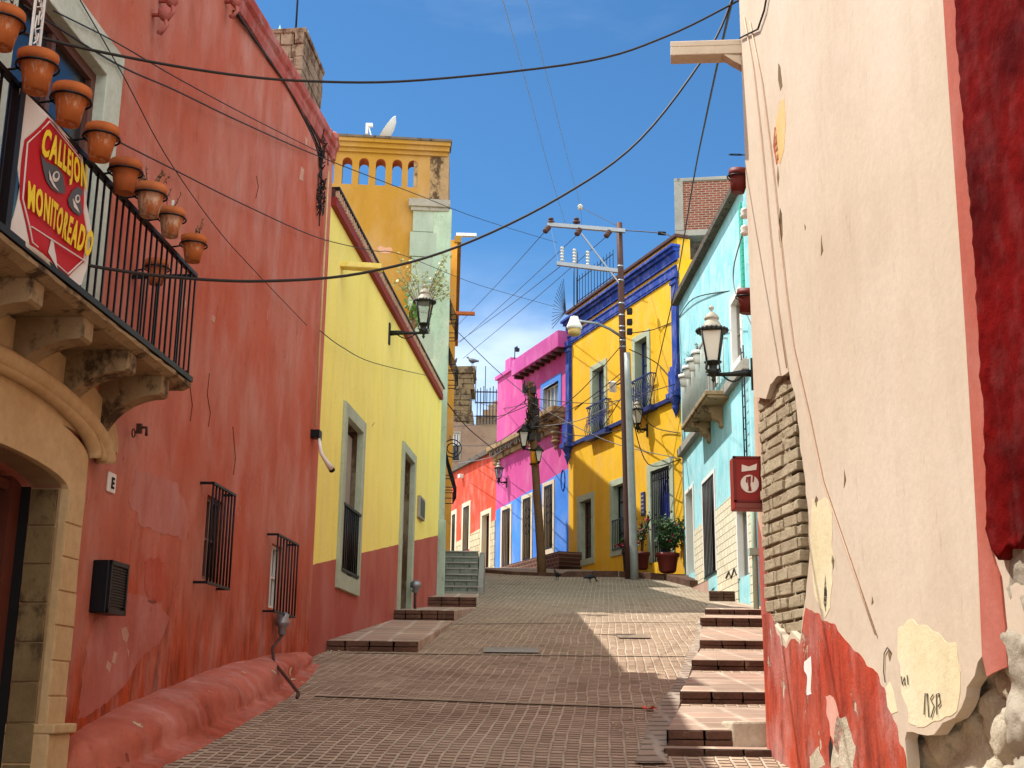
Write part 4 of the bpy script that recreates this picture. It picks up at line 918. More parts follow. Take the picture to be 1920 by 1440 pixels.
pch('yellow_patch', [(1660, 1290), (1668, 1278), (1676, 1300), (1682, 1335), (1672, 1338), (1664, 1325)], m_creamy, .004)
pch('dark_crack', [(1547, 1075), (1551, 1110), (1548, 1150), (1544, 1130)], m_black, .004); pch('dark_crack', [(1557, 1380), (1561, 1400), (1556, 1440), (1553, 1400)], m_black, .004)
for pts in ([(1530, 930), (1533, 935), (1531, 952), (1527, 940)], [(1560, 1040), (1564, 1050), (1562, 1068), (1559, 1052)], [(1667, 1216), (1672, 1224), (1668, 1240), (1665, 1228)], [(1583, 880), (1586, 900), (1582, 915)], [(1540, 440), (1543, 470), (1539, 480)], [(1635, 1118), (1638, 1128), (1634, 1133)]): pch('paint_chip', pts, m_jamb, .004)
# long crack with yellow underlayer
pch('flaked_strip', [(1462, 190), (1470, 184), (1473, 230), (1470, 280), (1462, 308), (1455, 300), (1452, 260), (1456, 220)], plaster('yellow_underlayer', 'd8b070', 'cf9f60'), .006)
pch('flaked_strip', [(1452, 238), (1455, 240), (1460, 300), (1456, 308), (1449, 275)], m_dadored, .005)
for pts in ([(1459, 120), (1463, 125), (1467, 160), (1463, 170), (1459, 150)], [(1458, 310), (1461, 330), (1459, 350), (1457, 330)], [(1462, 390), (1466, 400), (1467, 440), (1463, 465), (1460, 430)], [(1508, 420), (1511, 425), (1509, 432)]): pch('paint_chip', pts, m_jamb, .006)
# faint wall cables
for p_ in ([(1397, 30), (1415, 130), (1430, 260), (1445, 420), (1460, 570), (1478, 690)], [(1408, 40), (1432, 160), (1450, 300), (1463, 420), (1476, 540), (1490, 650), (1520, 780), (1545, 900), (1600, 1060), (1645, 1190)]):
    MB().tube([(q[0], -OFFP-.012, q[1]) for q in [UU(*p) for p in p_]], .006, 5).build('wall_wire', plaster('painted_wire', 'c8a88c', 'c8a88c'), HC)
MB().tube([(q[0], -OFFP-.02, q[1]) for q in [UU(*p) for p in ((1446, -30), (1437, 20), (1425, 55), (1398, 68), (1391, 72))]], .009, 6).build('wall_wire', m_cable, HC)
# black scrawl
for p_ in ([(1735, 1340), (1737, 1300), (1741, 1300), (1744, 1345)], [(1752, 1302), (1747, 1310), (1754, 1325), (1748, 1345)], [(1759, 1340), (1758, 1302), (1763, 1300), (1766, 1318), (1761, 1325)], [(1692, 1268), (1694, 1284), (1698, 1270), (1700, 1286)], [(1703, 1266), (1705, 1284)], [(1660, 1225), (1659, 1260), (1662, 1280)], [(1660, 1225), (1666, 1214), (1672, 1222)]):
    MB().tube([(q[0], -OFFP-.008, q[1]) for q in [UU(*p) for p in p_]], .0035, 4).build('scrawl', paint('grey_marker', '4a4238', .8), HC)
# stripe
sO = OFFP+.012; U3 = lambda px, py: R1n.uv(px, py, sO)
a = [(1766, -200), (1768, 0), (1778, 160), (1790, 330), (1802, 500), (1811, 640), (1822, 830), (1833, 1029), (1841, 1229)]
b_ = [(1850, 1268), (1889, 1250), (1884, 1180), (1874, 1080), (1859, 1030), (1852, 900), (1845, 740), (1838, 636), (1826, 470), (1815, 311), (1800, 130), (1791, 0), (1788, -200)]
la = [U3(*p) for p in a]; la[0] = (la[1][0], TOP); lb = [U3(*p) for p in b_]; lb[-1] = (lb[-2][0], TOP)
MB().prism(la+jag(b_[:-1], U3, .008)+[lb[-1]], -sO, -OFFP+.002).build('red_stripe', m_stripe, HC)
# return face along the steps
HF = thing('cream_house_return', 'narrow flank of the cream house seen edge-on along the stone steps', 'wall', (R1f.a.x, R1f.a.y, 0), R1f.rot)
zr_ = P(1434, 960, cr1.y+2).z
facade(HF, plaster('flank_paint', 'c9a98c', 'bf9f84', .6, 1, peel='9a7a60', pth=.6, dado=(zr_+2.2, -.16, '9c3328', 'a84a3a'), bst=.8), [(0, 0), (R1f.L-.01, 0), (R1f.L-.01, TOP), (0, TOP-1.6)], [], 4.5)
# drain spout at the top
dq = R1n.uv(1393, 95, 0); ds = MB(); dl_ = .62
p0 = P(1393, 92, cr1.y+.05); p1 = P(1257, 97, cr1.y+.15)
sp_ = thing('rain_spout', 'long cream stone spout sticking out of the top of the cream house', 'spout', tuple(p0), 0)
v = p1-p0; h = .062
def canal(mb, A, B, w, h):
    d = (B-A).normalized(); q = Vector((-d.y, d.x, 0)).normalized()
    for (u0, u1, z0, z1) in ((-w, w, -h, 0), (-w, -w*.6, 0, h*.7), (w*.6, w, 0, h*.7)):
        vs = [X+q*u+Vector((0, 0, z)) for X in (A, B) for u, z in ((u0, z0), (u1, z0), (u1, z1), (u0, z1))]
        mb.add(vs, [(0, 1, 2, 3), (7, 6, 5, 4), (0, 4, 5, 1), (1, 5, 6, 2), (2, 6, 7, 3), (3, 7, 4, 0)])
    return mb
canal(MB(), Vector((.1, 0, 0)), v, .09, .085).build('channel', m_cream, sp_, bevel=.008)
MB().add([(x, y, z) for y in (-.05, .06) for x, z in ((.05, -.085), (-.19, -.085), (-.1, -.15), (-.03, -.19), (.05, -.25))], [(4, 3, 2, 1, 0), (5, 6, 7, 8, 9), (0, 1, 6, 5), (1, 2, 7, 6), (2, 3, 8, 7), (3, 4, 9, 8)]).build('bracket', m_cream, sp_)
# ================================================================== oxblood house
R0a = R1n.pt(U3(1838, 636)[0]-.12, 0, 0)
HD = thing('dark_red_house', 'rough oxblood red wall on big pale stones at the right edge', 'wall', (R0a.x, R0a.y, 0), R1n.rot)
UD = lambda px, py: (R1n.uv(px, py, .1)[0]-(U3(1838, 636)[0]-.12), R1n.uv(px, py, .1)[1])
bl = jag([(1792, -200), (1793, 0), (1803, 150), (1815, 311), (1829, 480), (1838, 636), (1845, 760), (1851, 900), (1856, 1000), (1860, 1030), (1868, 1036), (1880, 1010), (1888, 996), (1905, 985), (1925, 975), (1990, 965)], UD, .012, .07)
zlow = bl[-1][1]
m = MB(); nz_ = 90; rowsl = []
def left_at(z):
    for i in range(len(bl)-1):
        (x0, z0), (x1, z1) = bl[i], bl[i+1]
        if (z0-z)*(z1-z) <= 0 and abs(z1-z0) > 1e-6: return x0+(x1-x0)*(z-z0)/(z1-z0)
    return bl[0][0]
zt_ = TOP; ni = 44; zb0 = min(p[1] for p in bl)
colx = lambda s, z: .11+.006*noise.noise(Vector((s*3.2, z*2.2, 0)))+.007*noise.noise(Vector((s*12, z*7, 3)))+.010*noise.noise(Vector((s*34, z*16, 3)))
for j in range(240):
    z = zb0+(min(zt_, 8)-zb0)*j/239; x0 = left_at(z)
    for i in range(ni+1):
        s = x0+(1.7-x0)*(i/ni)**1.3; 
        zz = z+(.09*noise.noise(Vector((s*7, 0, 0)))+.03*noise.noise(Vector((s*30, 0, 0))))*max(0, 1-j/12)
        m.v.append((s, -colx(s, z), zz))
for j in range(239):
    for i in range(ni): a_ = j*(ni+1)+i; m.f.append((a_, a_+1, a_+ni+2, a_+ni+1)); m.sm.append(True)
bk = len(m.v)
for j in range(240): x = m.v[j*(ni+1)]; m.v.append((x[0], 0, x[2]))
for j in range(239): m.f.append((bk+j, j*(ni+1), (j+1)*(ni+1), bk+j+1)); m.sm.append(False)
for i in range(ni+1): x = m.v[i]; m.v.append((x[0], 0, x[2]))
for i in range(ni): m.f.append((i, bk+240+i, bk+241+i, i+1)); m.sm.append(False)
m.build('plaster', m_dark, HD); MB().box(.25, 12, -.0, 5, -2, TOP).build('wall', m_rub, HD); MB().box(1.65, 12, -.12, .0, 2.6, TOP).build('plaster_band', m_dark, HD)
m = MB(); core(m, .06, 1.75, -1, 3.0, 110, 190, -.02, .04, 1.5)
m.build('stone_base', stone('pale_base_stones', 'b5ab98', '9c9280', '6e6454', 1.6, .8, .6), HD)
# ================================================================== pale aqua house
H5 = house('aqua_house', 'pale aqua blue house with a tiled dado and small stone balcony', R2)
U = R2.uv; L = R2.L
tzl = U(1279, 556)[1]; tzr = U(1378, 372)[1]; tz = (tzl+tzr)/2; sl5 = (tzr-tzl)/(U(1378, 372)[0]-U(1279, 556)[0])
wu = (U(1373, 600)[0], U(1390, 600)[0], U(1373, 690)[1], U(1373, 572)[1])
d1 = (U(1288, 1000)[0]+.1, U(1302, 1000)[0], G(R2.a.y)+.1, U(1290, 925)[1])
d2 = (U(1321, 1000)[0], U(1343, 1000)[0], U(1323, 1083)[1], U(1323, 905)[1])
d3 = (U(1385, 1000)[0], U(1404, 1000)[0], U(1387, 1085)[1], U(1387, 958)[1])
d4 = (U(1328, 700)[0], U(1345, 700)[0], U(1330, 742)[1], U(1330, 640)[1])
t0 = U(1304, 995); t1 = U(1378, 924); tb = (t1[1]-t0[1])/(t1[0]-t0[0])
facade(H5, m_aqua, [(0, -1), (L, -1), (L, tzl+sl5*L), (0, tzl)], [grow(d, .03, 0) for d in (d1, d2, d3)]+[grow(wu, .02), grow(d4, .02)], 4.5, .35)
m = MB(); nn = 30
for i in range(nn+1):
    s = -.2+(L+.2)*i/nn
    for y, z in ((.1, -.02), (-.22, -.02), (-.24, .12), (-.1, .2), (.1, .2)): m.v.append((s, y, tzl+sl5*s+z+.01*noise.noise(Vector((s*4, y*9, z)))))
for i in range(nn):
    for k in range(4): m.f.append((i*5+k, (i+1)*5+k, (i+1)*5+k+1, i*5+k+1)); m.sm.append(False)
m.f.append((0, 1, 2, 3, 4)); m.sm.append(False); m.build('coping', m_cop, H5)
m_til = bricks('cream_dado_tiles', 'cfc4a8', 'd8d0b8', '7d7565', .42, .2, .012, .3, True, .3)
tp = [(d1[1]+.14, -1), (d2[0]-.12, -1), (d2[0]-.12, t0[1]+tb*(d2[0]-.12-t0[0])), (d1[1]+.14, t0[1]+tb*(d1[1]+.14-t0[0]))]; m = MB().prism(tp, -.035, .01)
m.prism([(d2[1]+.14, -1), (d3[0]-.14, -1), (d3[0]-.14, t0[1]+tb*(d3[0]-.14-t0[0])), (d2[1]+.14, t0[1]+tb*(d2[1]+.14-t0[0]))], -.035, .01); m.prism([(d3[1]+.14, -1), (L, -1), (L, t0[1]+tb*(L-t0[0])), (d3[1]+.14, t0[1]+tb*(d3[1]+.14-t0[0]))], -.035, .01)
m.build('tile_dado', m_til, H5)
window(H5, d1, .12, m_white, m_greyw, m_glass, .3, 1, 1, .06, 0, kind='door', solid=m_greyw); w = window(H5, d2, .12, m_white, m_iron, m_black, .3, 1, 1, .06, 0, kind='door', solid=m_wood)
bars(MB(), d2[0], d2[1], d2[2], d2[3], 9, -.02, .016, .02).build('grille', m_iron, w); window(H5, d3, .13, m_white, m_greyw, m_glassb, .2, 1, 1, .06, 0, kind='door', solid=m_galv)
window(H5, wu, .16, m_white, m_greyw, m_galv, .2, 1, 2, .05); window(H5, d4, .12, m_white, m_greyw, m_glass, .2, 2, 1, .05, 0)
cz = U(1281, 848)[1]
MB().box(-.05, U(1316, 812)[0], -.16, .02, cz-.12, cz+.14).build('string_course', m_conc, H5, bevel=.02); MB().box(U(1362, 750)[0], L, -.16, .02, cz-.12, cz+.14).build('string_course', m_conc, H5, bevel=.02)
bo_ = .62; sA = U(1277, 802, bo_)[0]; sB = U(1323, 742, bo_)[0]; bz = (U(1277, 802, bo_)[1]+U(1323, 744, bo_)[1])/2
BA = thing('balcony', 'small grey stone balcony with pale railing on the aqua house', 'balcony', R2.pt(sA, 0, bz), R2.rot); wB = sB-sA
m = MB().box(0, wB, -bo_, .02, 0, .10).box(.05, wB-.05, -bo_+.06, .02, -.07, 0); m.build('slab', m_stone2, BA, bevel=.015)
for x in (wB*.3, wB*.75):
    pr = [(0, -.07), (bo_*.85, -.07), (bo_*.8, -.2), (bo_*.5, -.26), (bo_*.42, -.42), (bo_*.15, -.5), (.08, -.62), (0, -.66)]
    vs = [(x+dx, -y, z) for dx in (-.14, .14) for y, z in pr]; n = len(pr); MB().add(vs, [tuple(range(n)), tuple(range(2*n-1, n-1, -1))]+[(i, i+n, (i+1) % n+n, (i+1) % n) for i in range(n)]).build('bracket', m_stone2, BA, bevel=.02)
bh = U(1300, 668, bo_)[1]-bz
m = MB(); bars(m, .04, wB-.04, .1, bh, 22, -bo_+.05, .016, .03)
for x in (.04, wB-.04):
    for i in range(1, 5): m.tube([(x, -bo_*i/5, .1), (x, -bo_*i/5, bh)], .013, 5)
    m.box(x-.02, x+.02, -bo_+.05, 0, bh-.02, bh+.02)
m.build('railing', paint('pale_grey_railing', 'a8a69c', .6, .2), BA)
for i, (px, py, l) in enumerate(((1283, 712, 'white flower pot at the far corner of the aqua balcony, nearest the blue pilaster'), (1291, 696, 'second white flower pot on the aqua balcony railing with a grey plant'), (1299, 682, 'third white flower pot on the aqua balcony railing'), (1308, 668, 'white flower pot on the aqua balcony railing just left of the street lantern'))):
    pot(R2, px, py, bo_+.0, .34, l, group='white pots on the aqua balcony', mat=m_white, plant=6)
m = MB()
for x in (.0, .28): m.tube([(x, -.08, 0), (x, -.08, 3.0)], .018, 5)
for i in range(11): m.tube([(0, -.08, .15+i*.27), (.28, -.08, .15+i*.27)], .012, 4)
a = U(1404, 880); tag(m.build('cable_ladder', m_iron, None, None, R2.pt(a[0]-.05, 0, a[1]), R2.rot), 'black ladder shaped cable tray on the aqua wall above the red box', 'cable tray')
m_teal = bricks('green_tile_strip', '3fa08c', '4caf98', '2f7f70', .3, .16, .01, .2); a = U(1395, 560); m = MB().box(a[0]-.02, a[0]+.2, -.06, .02, a[1]-.3, tzl+sl5*a[0]-.4); m.build('green_tile_strip', m_teal, H5)
# graffiti-like black scribble, low on the tiles
m = MB(); 
for p_ in ([(1364, 1084), (1370, 1072), (1374, 1084), (1380, 1066), (1384, 1078)], ): m.tube([(q[0], -.045, q[1]) for q in [U(*p) for p in p_]], .02, 4)
m.build('scribble', m_black, H5)
# ================================================================== tall brick and concrete block above
bw = Wall((r3b.x+.35-.7, r3b.y+1.2), (r3b.x+6, r3b.y+.2))
HB = house('brick_house', 'unfinished brick storey with a concrete frame rising behind the aqua house', bw)
y_ = r3b.y+.6
bx0 = bw.uv(1266, 400)[0]; bz1 = bw.uv(1267, 354)[1]; bz0 = bw.uv(1266, 460)[1]
m = MB().box(bx0, bx0+4.5, -.9, 3, bz0, bz0+.22).box(bx0, bx0+.3, -.92, 3, bz0+.2, bz1).box(bx0, bx0+4.5, -.93, 3, bz1-.12, bz1); m.build('concrete_frame', m_conc, HB, bevel=.015)
MB().box(bx0+.28, bx0+4.4, -.86, 2.9, bz0+.2, bz1-.1).build('brick_infill', bricks('red_brick', '8a4a38', '70382a', '9a8878', .26, .085, .016, .8), HB)
MB().box(bx0+.35, bx0+4.5, -.3, 3, 0, bz0).build('lower_wall', m_cop, HB)
qa = R2.uv(1308, 426, -1.4); MB().box(0, .9, -.4, .6, 0, 1.4).build('wall', m_aqua, thing('roof_stack', 'short aqua and white chimney block behind the coping of the aqua house', 'chimney', R2.pt(qa[0], -1.6, qa[1]-1.35), R2.rot), bevel=.02)
# ================================================================== golden yellow house
H6 = house('golden_house', 'two storey golden yellow house with cobalt blue pilasters and cornice', R3)
U = R3.uv; L = R3.L
def avz(a, b): return (U(*a)[1]+U(*b)[1])/2
def RZ(x0, x1, yt, yb, yl=None): s0 = U(x0, (yt+yb)/2)[0]; s1 = U(x1, (yt+yb)/2)[0]; xm = (x0+x1)/2; return (s0, s1, U(xm, yb)[1], U(xm, yt)[1])
ztop6 = avz((1073, 588), (1262, 446)); zc1 = avz((1073, 602), (1262, 460)); zc0_ = avz((1073, 631), (1262, 490)); zf1 = avz((1073, 634), (1262, 501)); zf0 = avz((1073, 650), (1262, 516)); zs6 = avz((1072, 842), (1270, 738))
w1 = RZ(1112, 1134, 690, 815); w2 = RZ(1192, 1215, 636, 768); g1 = RZ(1088, 1110, 938, 1048); g2 = RZ(1150, 1177, 908, 1028); g3 = RZ(1222, 1258, 878, 1052)
for w_ in (w1, w2): pass
facade(H6, m_ygold, [(0, 0), (L, 0), (L, ztop6), (0, ztop6)], [grow(r, .04, .04) for r in (w1, w2, g1, g2)]+[grow(g3, .04, 0)], .5, .4)
for r in (w1, w2): window(H6, r, .22, m_cont, m_navy, m_glassb, .35, 2, 3, .06, 0)
window(H6, g1, .24, m_cont, m_wood, m_glass, .3, 2, 4, .05, .24, label='shaded ground floor window of the golden house'); w = window(H6, g2, .24, m_cont, m_iron, m_glassb, .3, 2, 4, .05, .24)
bars(MB(), g2[0], g2[1], g2[2], g2[2]+(g2[3]-g2[2])*.45, 9, -.05, .014, .02).build('railing', m_iron, w)
w = window(H6, g3, .26, m_cont, m_navy, m_glass, .4, 1, 1, .08, 0, kind='door', solid=paint('cobalt_door', '1c2f8c', .4, 0, .3))
m = MB(); bars(m, g3[0], g3[1], g3[2], g3[3]-.05, 10, .03, .015, .02)
for i in range(10):
    for zz in (g3[2]+1.3, g3[3]-.3): m.tube([(g3[0]+(g3[1]-g3[0])*i/9+.035*math.cos(t), .02, zz+.06*math.sin(t)) for t in [k*.9 for k in range(8)]], .01, 4)
m.build('grille', m_iron, w)
for r in (w1, w2):
    m = MB(); o = .22; a_, b_2, yb_ = ((1100, 1136, 812) if r is w1 else (1182, 1221, 768)); s0 = U(a_, 780, o)[0]; s1 = U(b_2, 780, o)[0]; z0 = U((a_+b_2)/2, yb_, o)[1]; h = 1.15
    for i in range(13):
        x = s0+(s1-s0)*i/12; m.tube([(x, -o-(.0 if k in (0, 6) else .09*math.sin(k*1.05)), z0+h*k/6) for k in range(7)], .014, 5)
    for y_2 in (-.1,):
        for x in (s0, s1): m.tube([(x, y_2, z0), (x, y_2, z0+h)], .014, 4)
    for i in range(6):
        x = s0+(s1-s0)*(i+.5)/6; m.tube([(x+.09*math.cos(t), -o-.03, z0+h*.5+.22*math.sin(t)) for t in [k*.7 for k in range(10)]], .011, 4)
    for z in (z0, z0+h): m.box(s0-.02, s1+.02, -o-.025, -o+.02, z-.025, z+.025); [m.box(x-.02, x+.02, -o, .02, z-.02, z+.02) for x in (s0, s1)]
    m.box(s0-.06, s1+.06, -o-.06, .02, z0-.16, z0-.02); m.build('balcony', m_navy, H6)
m = MB(); m.box(-.2, L+.15, -.30, .05, zc1-.10, zc1); m.box(-.15, L+.1, -.2, .05, zc1-.22, zc1-.10); m.box(-.1, L+.06, -.1, .05, zc0_+.08, zc1-.22); m.box(-.02, L, -.07, .05, zf0+.08, zf1); m.box(-.02, L, -.1, .05, zf1, zf1+.06); m.box(-.02, L, -.05, .05, zf0, zf0+.08)
m.build('cornice', m_blue, H6, bevel=.01)
MB().box(-.1, L+.1, -.12, .4, ztop6, ztop6+.1).build('roof_edge_tiles', m_rust, H6)
m = MB(); m.box(0, L+.05, -.12, .05, zs6-.07, zs6+.08); m.build('string_course', m_navy, H6, bevel=.01)
for s in (-.02, L-.30):
    m = MB(); m.box(s, s+.36, -.13, .05, zs6+.7, zf0); m.box(s-.06, s+.42, -.2, .05, zf0-.1, zf0+.12); m.box(s-.03, s+.39, -.17, .05, zf0-.3, zf0-.18); m.box(s-.06, s+.42, -.2, .05, zs6+.9, zs6+1.05); m.box(s-.1, s+.46, -.24, .05, zs6+.15, zs6+.9); m.box(s-.16, s+.52, -.32, .05, zs6-.05, zs6+.12)
    m.lathe([(.01, -.75), (.05, -.6), (.13, -.4), (.1, -.3), (.2, -.15), (.24, -.05)], 10, (s+.18, -.12, zs6)); m.build('pilaster', m_blue, H6, bevel=.01)
m = MB().box(L+.0, L+.16, -.02, 3, 0, zc1-.5); m.build('end_pier', m_ygold, H6)
a = U(1207, 945); pq = thing('wall_plaque', 'dark patterned plaque on the golden house between window and blue door', 'plaque', R3.pt(a[0], 0, a[1]), R3.rot); MB().box(-.15, .15, -.05, 0, -.42, .42).build('panel', m_navy, pq, bevel=.02)
m = MB()
for i in range(5): m.box(-.09, .09, -.06, -.045, -.32+i*.14, -.26+i*.14)
m.build('relief', m_conc, pq)
a = U(1156, 724, .3); fl = thing('flood_light', 'white flood light on an arm beside the first floor balcony of the golden house', 'flood light', R3.pt(a[0], .3, a[1]), R3.rot)
m = MB().box(-.2, .1, -.2, -.1, -.2, .2); o = m.build('lamp_head', m_white, fl, bevel=.02); o.rotation_euler = (D2R(20), D2R(15), D2R(25)); MB().tube([(0, -.1, 0), (.1, .1, .1), (.3, .3, .05)], .03, 6).build('arm', m_iron, fl)
# roof railing and fan of spikes
a = U(1150, 530, -.3); s1_ = a[0]; m = MB(); s0_ = .15; zt6 = U(1100, 500, -.3)[1]+.2
m = MB()
for i in range(13):
    x = s0_+(s1_-s0_)*i/12; m.tube([(x, .3, ztop6), (x, .3, ztop6+1.6)], .014, 4)
for z in (.5, 1.4): m.box(s0_, s1_, .29, .31, ztop6+z, ztop6+z+.03)
for x in (.1, .45): m.tube([(x, .2, ztop6), (x, .2, ztop6+2.6)], .025, 5)
tag(m.build('roof_railing', m_iron, None, None, (R3.a.x, R3.a.y, 0), R3.rot), 'thin black spiked railing on the roof corner of the golden house', 'railing')
m = MB(); c = R3.pt(-.05, .1, ztop6+.1)
for i in range(15):
    t = D2R(100+i*6.5); m.tube([(0, 0, 0), (1.55*math.cos(t), 0, 1.55*math.sin(t))], .012, 4)
tag(m.build('spike_fan', m_iron, None, None, c, R3.rot), 'fan of radiating black spikes at the roof corner above the magenta house', 'spikes')
# ================================================================== magenta house
H7 = house('magenta_house', 'magenta house with an azure dado, dark stone ledges and blue framed upper window', R4)
U = R4.uv; L = R4.L
zt7 = avz((985, 690), (1060, 640)); zp7 = U(958, 695)[1]; zd0 = U(930, 957); zd1 = U(1062, 880); bsl = (zd1[1]-zd0[1])/(zd1[0]-zd0[0])
def fz7(px, py): return U(px, py)[1]
h1 = RZ(942, 957, 955, 1062); h2 = RZ(981, 996, 934, 1050); h3 = RZ(1021, 1037, 910, 1030); h4 = RZ(1020, 1048, 722, 768)
facade(H7, plaster('magenta_paint', 'c44e90', 'bc4688', .4, .7, dado=(zd0[1]-bsl*zd0[0], bsl, '3d7fdc', '4a8ae0'), bst=.3), [(0, 0), (L, 0), (L, zt7-.2), (U(980, 740)[0], zt7-.2), (U(980, 740)[0], zp7), (0, zp7)], [grow(r, .04, .0) for r in (h1, h2, h3)]+[grow(h4, .03)], 5, .35)
m = MB(); so1 = U(978, 700)[0]; m.box(so1, L+.05, -.5, .4, zt7-.35, zt7+.35); m.build('roof_overhang', m_mag, H7, bevel=.015)
for i in range(9): x = so1+.2+(L-so1-.4)*i/8; MB().box(x-.07, x+.07, -.42, .02, zt7-.5, zt7-.355).build('beam_end', m_rust, H7)
MB().box(-.1, so1, -.1, .4, zp7-.05, zp7+.12).build('parapet_cap', m_mag, H7)
MB().box(.2, .9, .3, 1.1, zp7, zp7+.9).build('roof_stack', m_mag, H7)
m = MB(); ring(m, h4[0], h4[1], h4[2], h4[3], .28, -.04, .2); m.build('blue_surround', m_sky, H7)
window(H7, h4, .05, m_white, m_white, m_glassb, .22, 4, 1, .05)
for r, k in ((h1, 'door'), (h2, 'window'), (h3, 'window')):
    w = window(H7, r, .17, plaster('cream_surround', 'd8cbb0', 'd0c0a0'), m_iron, m_glass, .35, 2, 4, .05, 0 if k == 'door' else .2, kind=k, solid=m_wood if k == 'door' else None)
    m = MB(); bars(m, r[0], r[1], r[2]+.05, r[3]-.05, 6, .0, .014, .02)
    if k == 'window': 
        for zf in (.5, .75): m.tube([((r[0]+r[1])/2+.25*math.cos(t), -.01, r[2]+(r[3]-r[2])*zf+.25*math.sin(t)) for t in [q*.6 for q in range(12)]], .014, 4)
    m.build('grille', m_iron, w)
# ledges
def ledge(s0, s1, zt_, dep, h, par, n=1):
    m = MB(); m.box(s0, s1, -dep, .02, zt_-h*.35, zt_); m.box(s0+.05, s1-.05, -dep*.7, .02, zt_-h*.65, zt_-h*.35); m.box(s0+.1, s1-.1, -dep*.35, .02, zt_-h, zt_-h*.65); return m.build('ledge', m_stone2, par, bevel=.03)
a = U(1008, 803); b = U(1060, 770); ledge(a[0], b[0], (a[1]+b[1])/2+.25, .6, .7, H7)
z8 = (U(930, 850)[1]+U(1045, 770)[1])/2; ledge(-.2, U(1045, 800)[0], z8, .45, .65, H7)
m = MB(); 
for i in range(24): x = .2+i*.2; m.box(x-.03, x+.05, -.4, -.3, z8-.3-random.uniform(.05, .25), z8-.05)
m.build('drips', m_cop, H7)
for px, py in ((1047, 815), (1003, 830), (936, 858)):
    a = U(px, py); m = MB()
    for i, (r, z) in enumerate(((.22, .25), (.26, .05), (.18, -.15), (.22, -.32), (.1, -.55))): m.lathe([(.01, z-.12), (r, z-.03), (r, z+.06), (.01, z+.12)], 8, (a[0], -.12, a[1]+.0), sy=.8)
    m.build('carved_console', m_stone2, H7)
c = U(1056, 900); m = MB(); m.tube([(c[0]+.2*math.cos(t), -.012, c[1]+.42*math.sin(t)) for t in [2*math.pi*k/20 for k in range(21)]], .025, 5); m.build('painted_circle', m_blue, H7)
m = MB().box(-.2, 1.2, .5, .7, zp7+.1, zp7+.3); q = U(965, 672, -.5); m = MB().tube([(0, 0, -.8), (0, 0, .5)], .025, 5).tube([(0, 0, .5), (.3, 0, .5), (.34, 0, .4)], .03, 6).box(.25, .42, -.08, .08, .25, .4)
tag(m.build('roof_lamp', m_iron, None, None, R4.pt(q[0], -.5, q[1]), R4.rot), 'small black lamp post on the parapet of the magenta house', 'lamp')
st = thing('stone_steps', 'dark brown steps against the azure dado of the magenta house', 'steps', R4.pt(0, 0, 0), R4.rot)
for i in range(5):
    s = U(965+i*16, 1060, .6)[0]; a = R4.pt(s, .7, 0); z = P(1000, 1060+i*4, a.y).z; e_ = U(1052, 1066, .6)[0]
    MB().box(s-.6, e_+.6*(i < 3), -.95+.0*i-.001*i, .02, z-1.3, z).build('tread', m_riser, st, bevel=.01)
# ================================================================== orange red house
H8 = house('orange_red_house', 'low orange red house with a pale stone dado beyond the steps', R5)
U = R5.uv; L = R5.L
a = U(848, 888); b = U(926, 848); z9 = (a[1]+b[1])/2
k1 = RZ(848, 854, 965, 1040); k2 = RZ(869, 880, 950, 1032); k3 = RZ(904, 918, 965, 1072)
zq0 = U(860, 1015); zq1 = U(900, 992)
b9 = (b[1]-a[1])/(b[0]-a[0]); ftop = lambda s: a[1]+b9*(s-a[0]); dq_ = (zq1[1]-zq0[1])/(zq1[0]-zq0[0])
facade(H8, m_orr, [(0, 0), (L, 0), (L, ftop(L)), (0, ftop(0))], [grow(r, .04, 0) for r in (k1, k2, k3)], 5, .35)
m = MB().prism([(-.2, ftop(-.2)), (L, ftop(L)), (L, ftop(L)+.22), (-.2, ftop(-.2)+.22)], -.2, .4); m.build('roof_edge', m_cop, H8)
m_pst = bricks('pale_dado_stones', 'cdbf9e', 'b5a684', '8a7c64', .45, .3, .02, .6); m = MB(); z_ = lambda s: zq0[1]+dq_*(s-zq0[0])
for s0, s1 in ((0, k1[0]-.2), (k1[1]+.2, k2[0]-.2), (k2[1]+.2, k3[0]-.2), (k3[1]+.2, L)):
    if s1 > s0+.05: m.prism([(s0, 0), (s1, 0), (s1, z_(s1)), (s0, z_(s0))], -.04, .01)
m.build('stone_dado', m_pst, H8)
for r, k in ((k1, 'window'), (k2, 'window'), (k3, 'door')):
    w = window(H8, r, .22, plaster('cream_surround', 'd8cbb0', 'd0c0a0'), m_iron, m_glass, .3, 2, 3, .05, 0, kind=k, solid=m_wood if k == 'door' else None)
    if k == 'window': bars(MB(), r[0], r[1], r[2]+.05, r[3]-.05, 6, -.02, .014, .02).build('grille', m_iron, w)
a = U(865, 893, .1); m = MB().box(-.15, .15, -.25, 0, -.1, .1); tag(m.build('security_camera', m_white, None, None, R5.pt(a[0], 0, a[1]), R5.rot, bevel=.03), 'small white camera high on the orange red wall', 'camera')
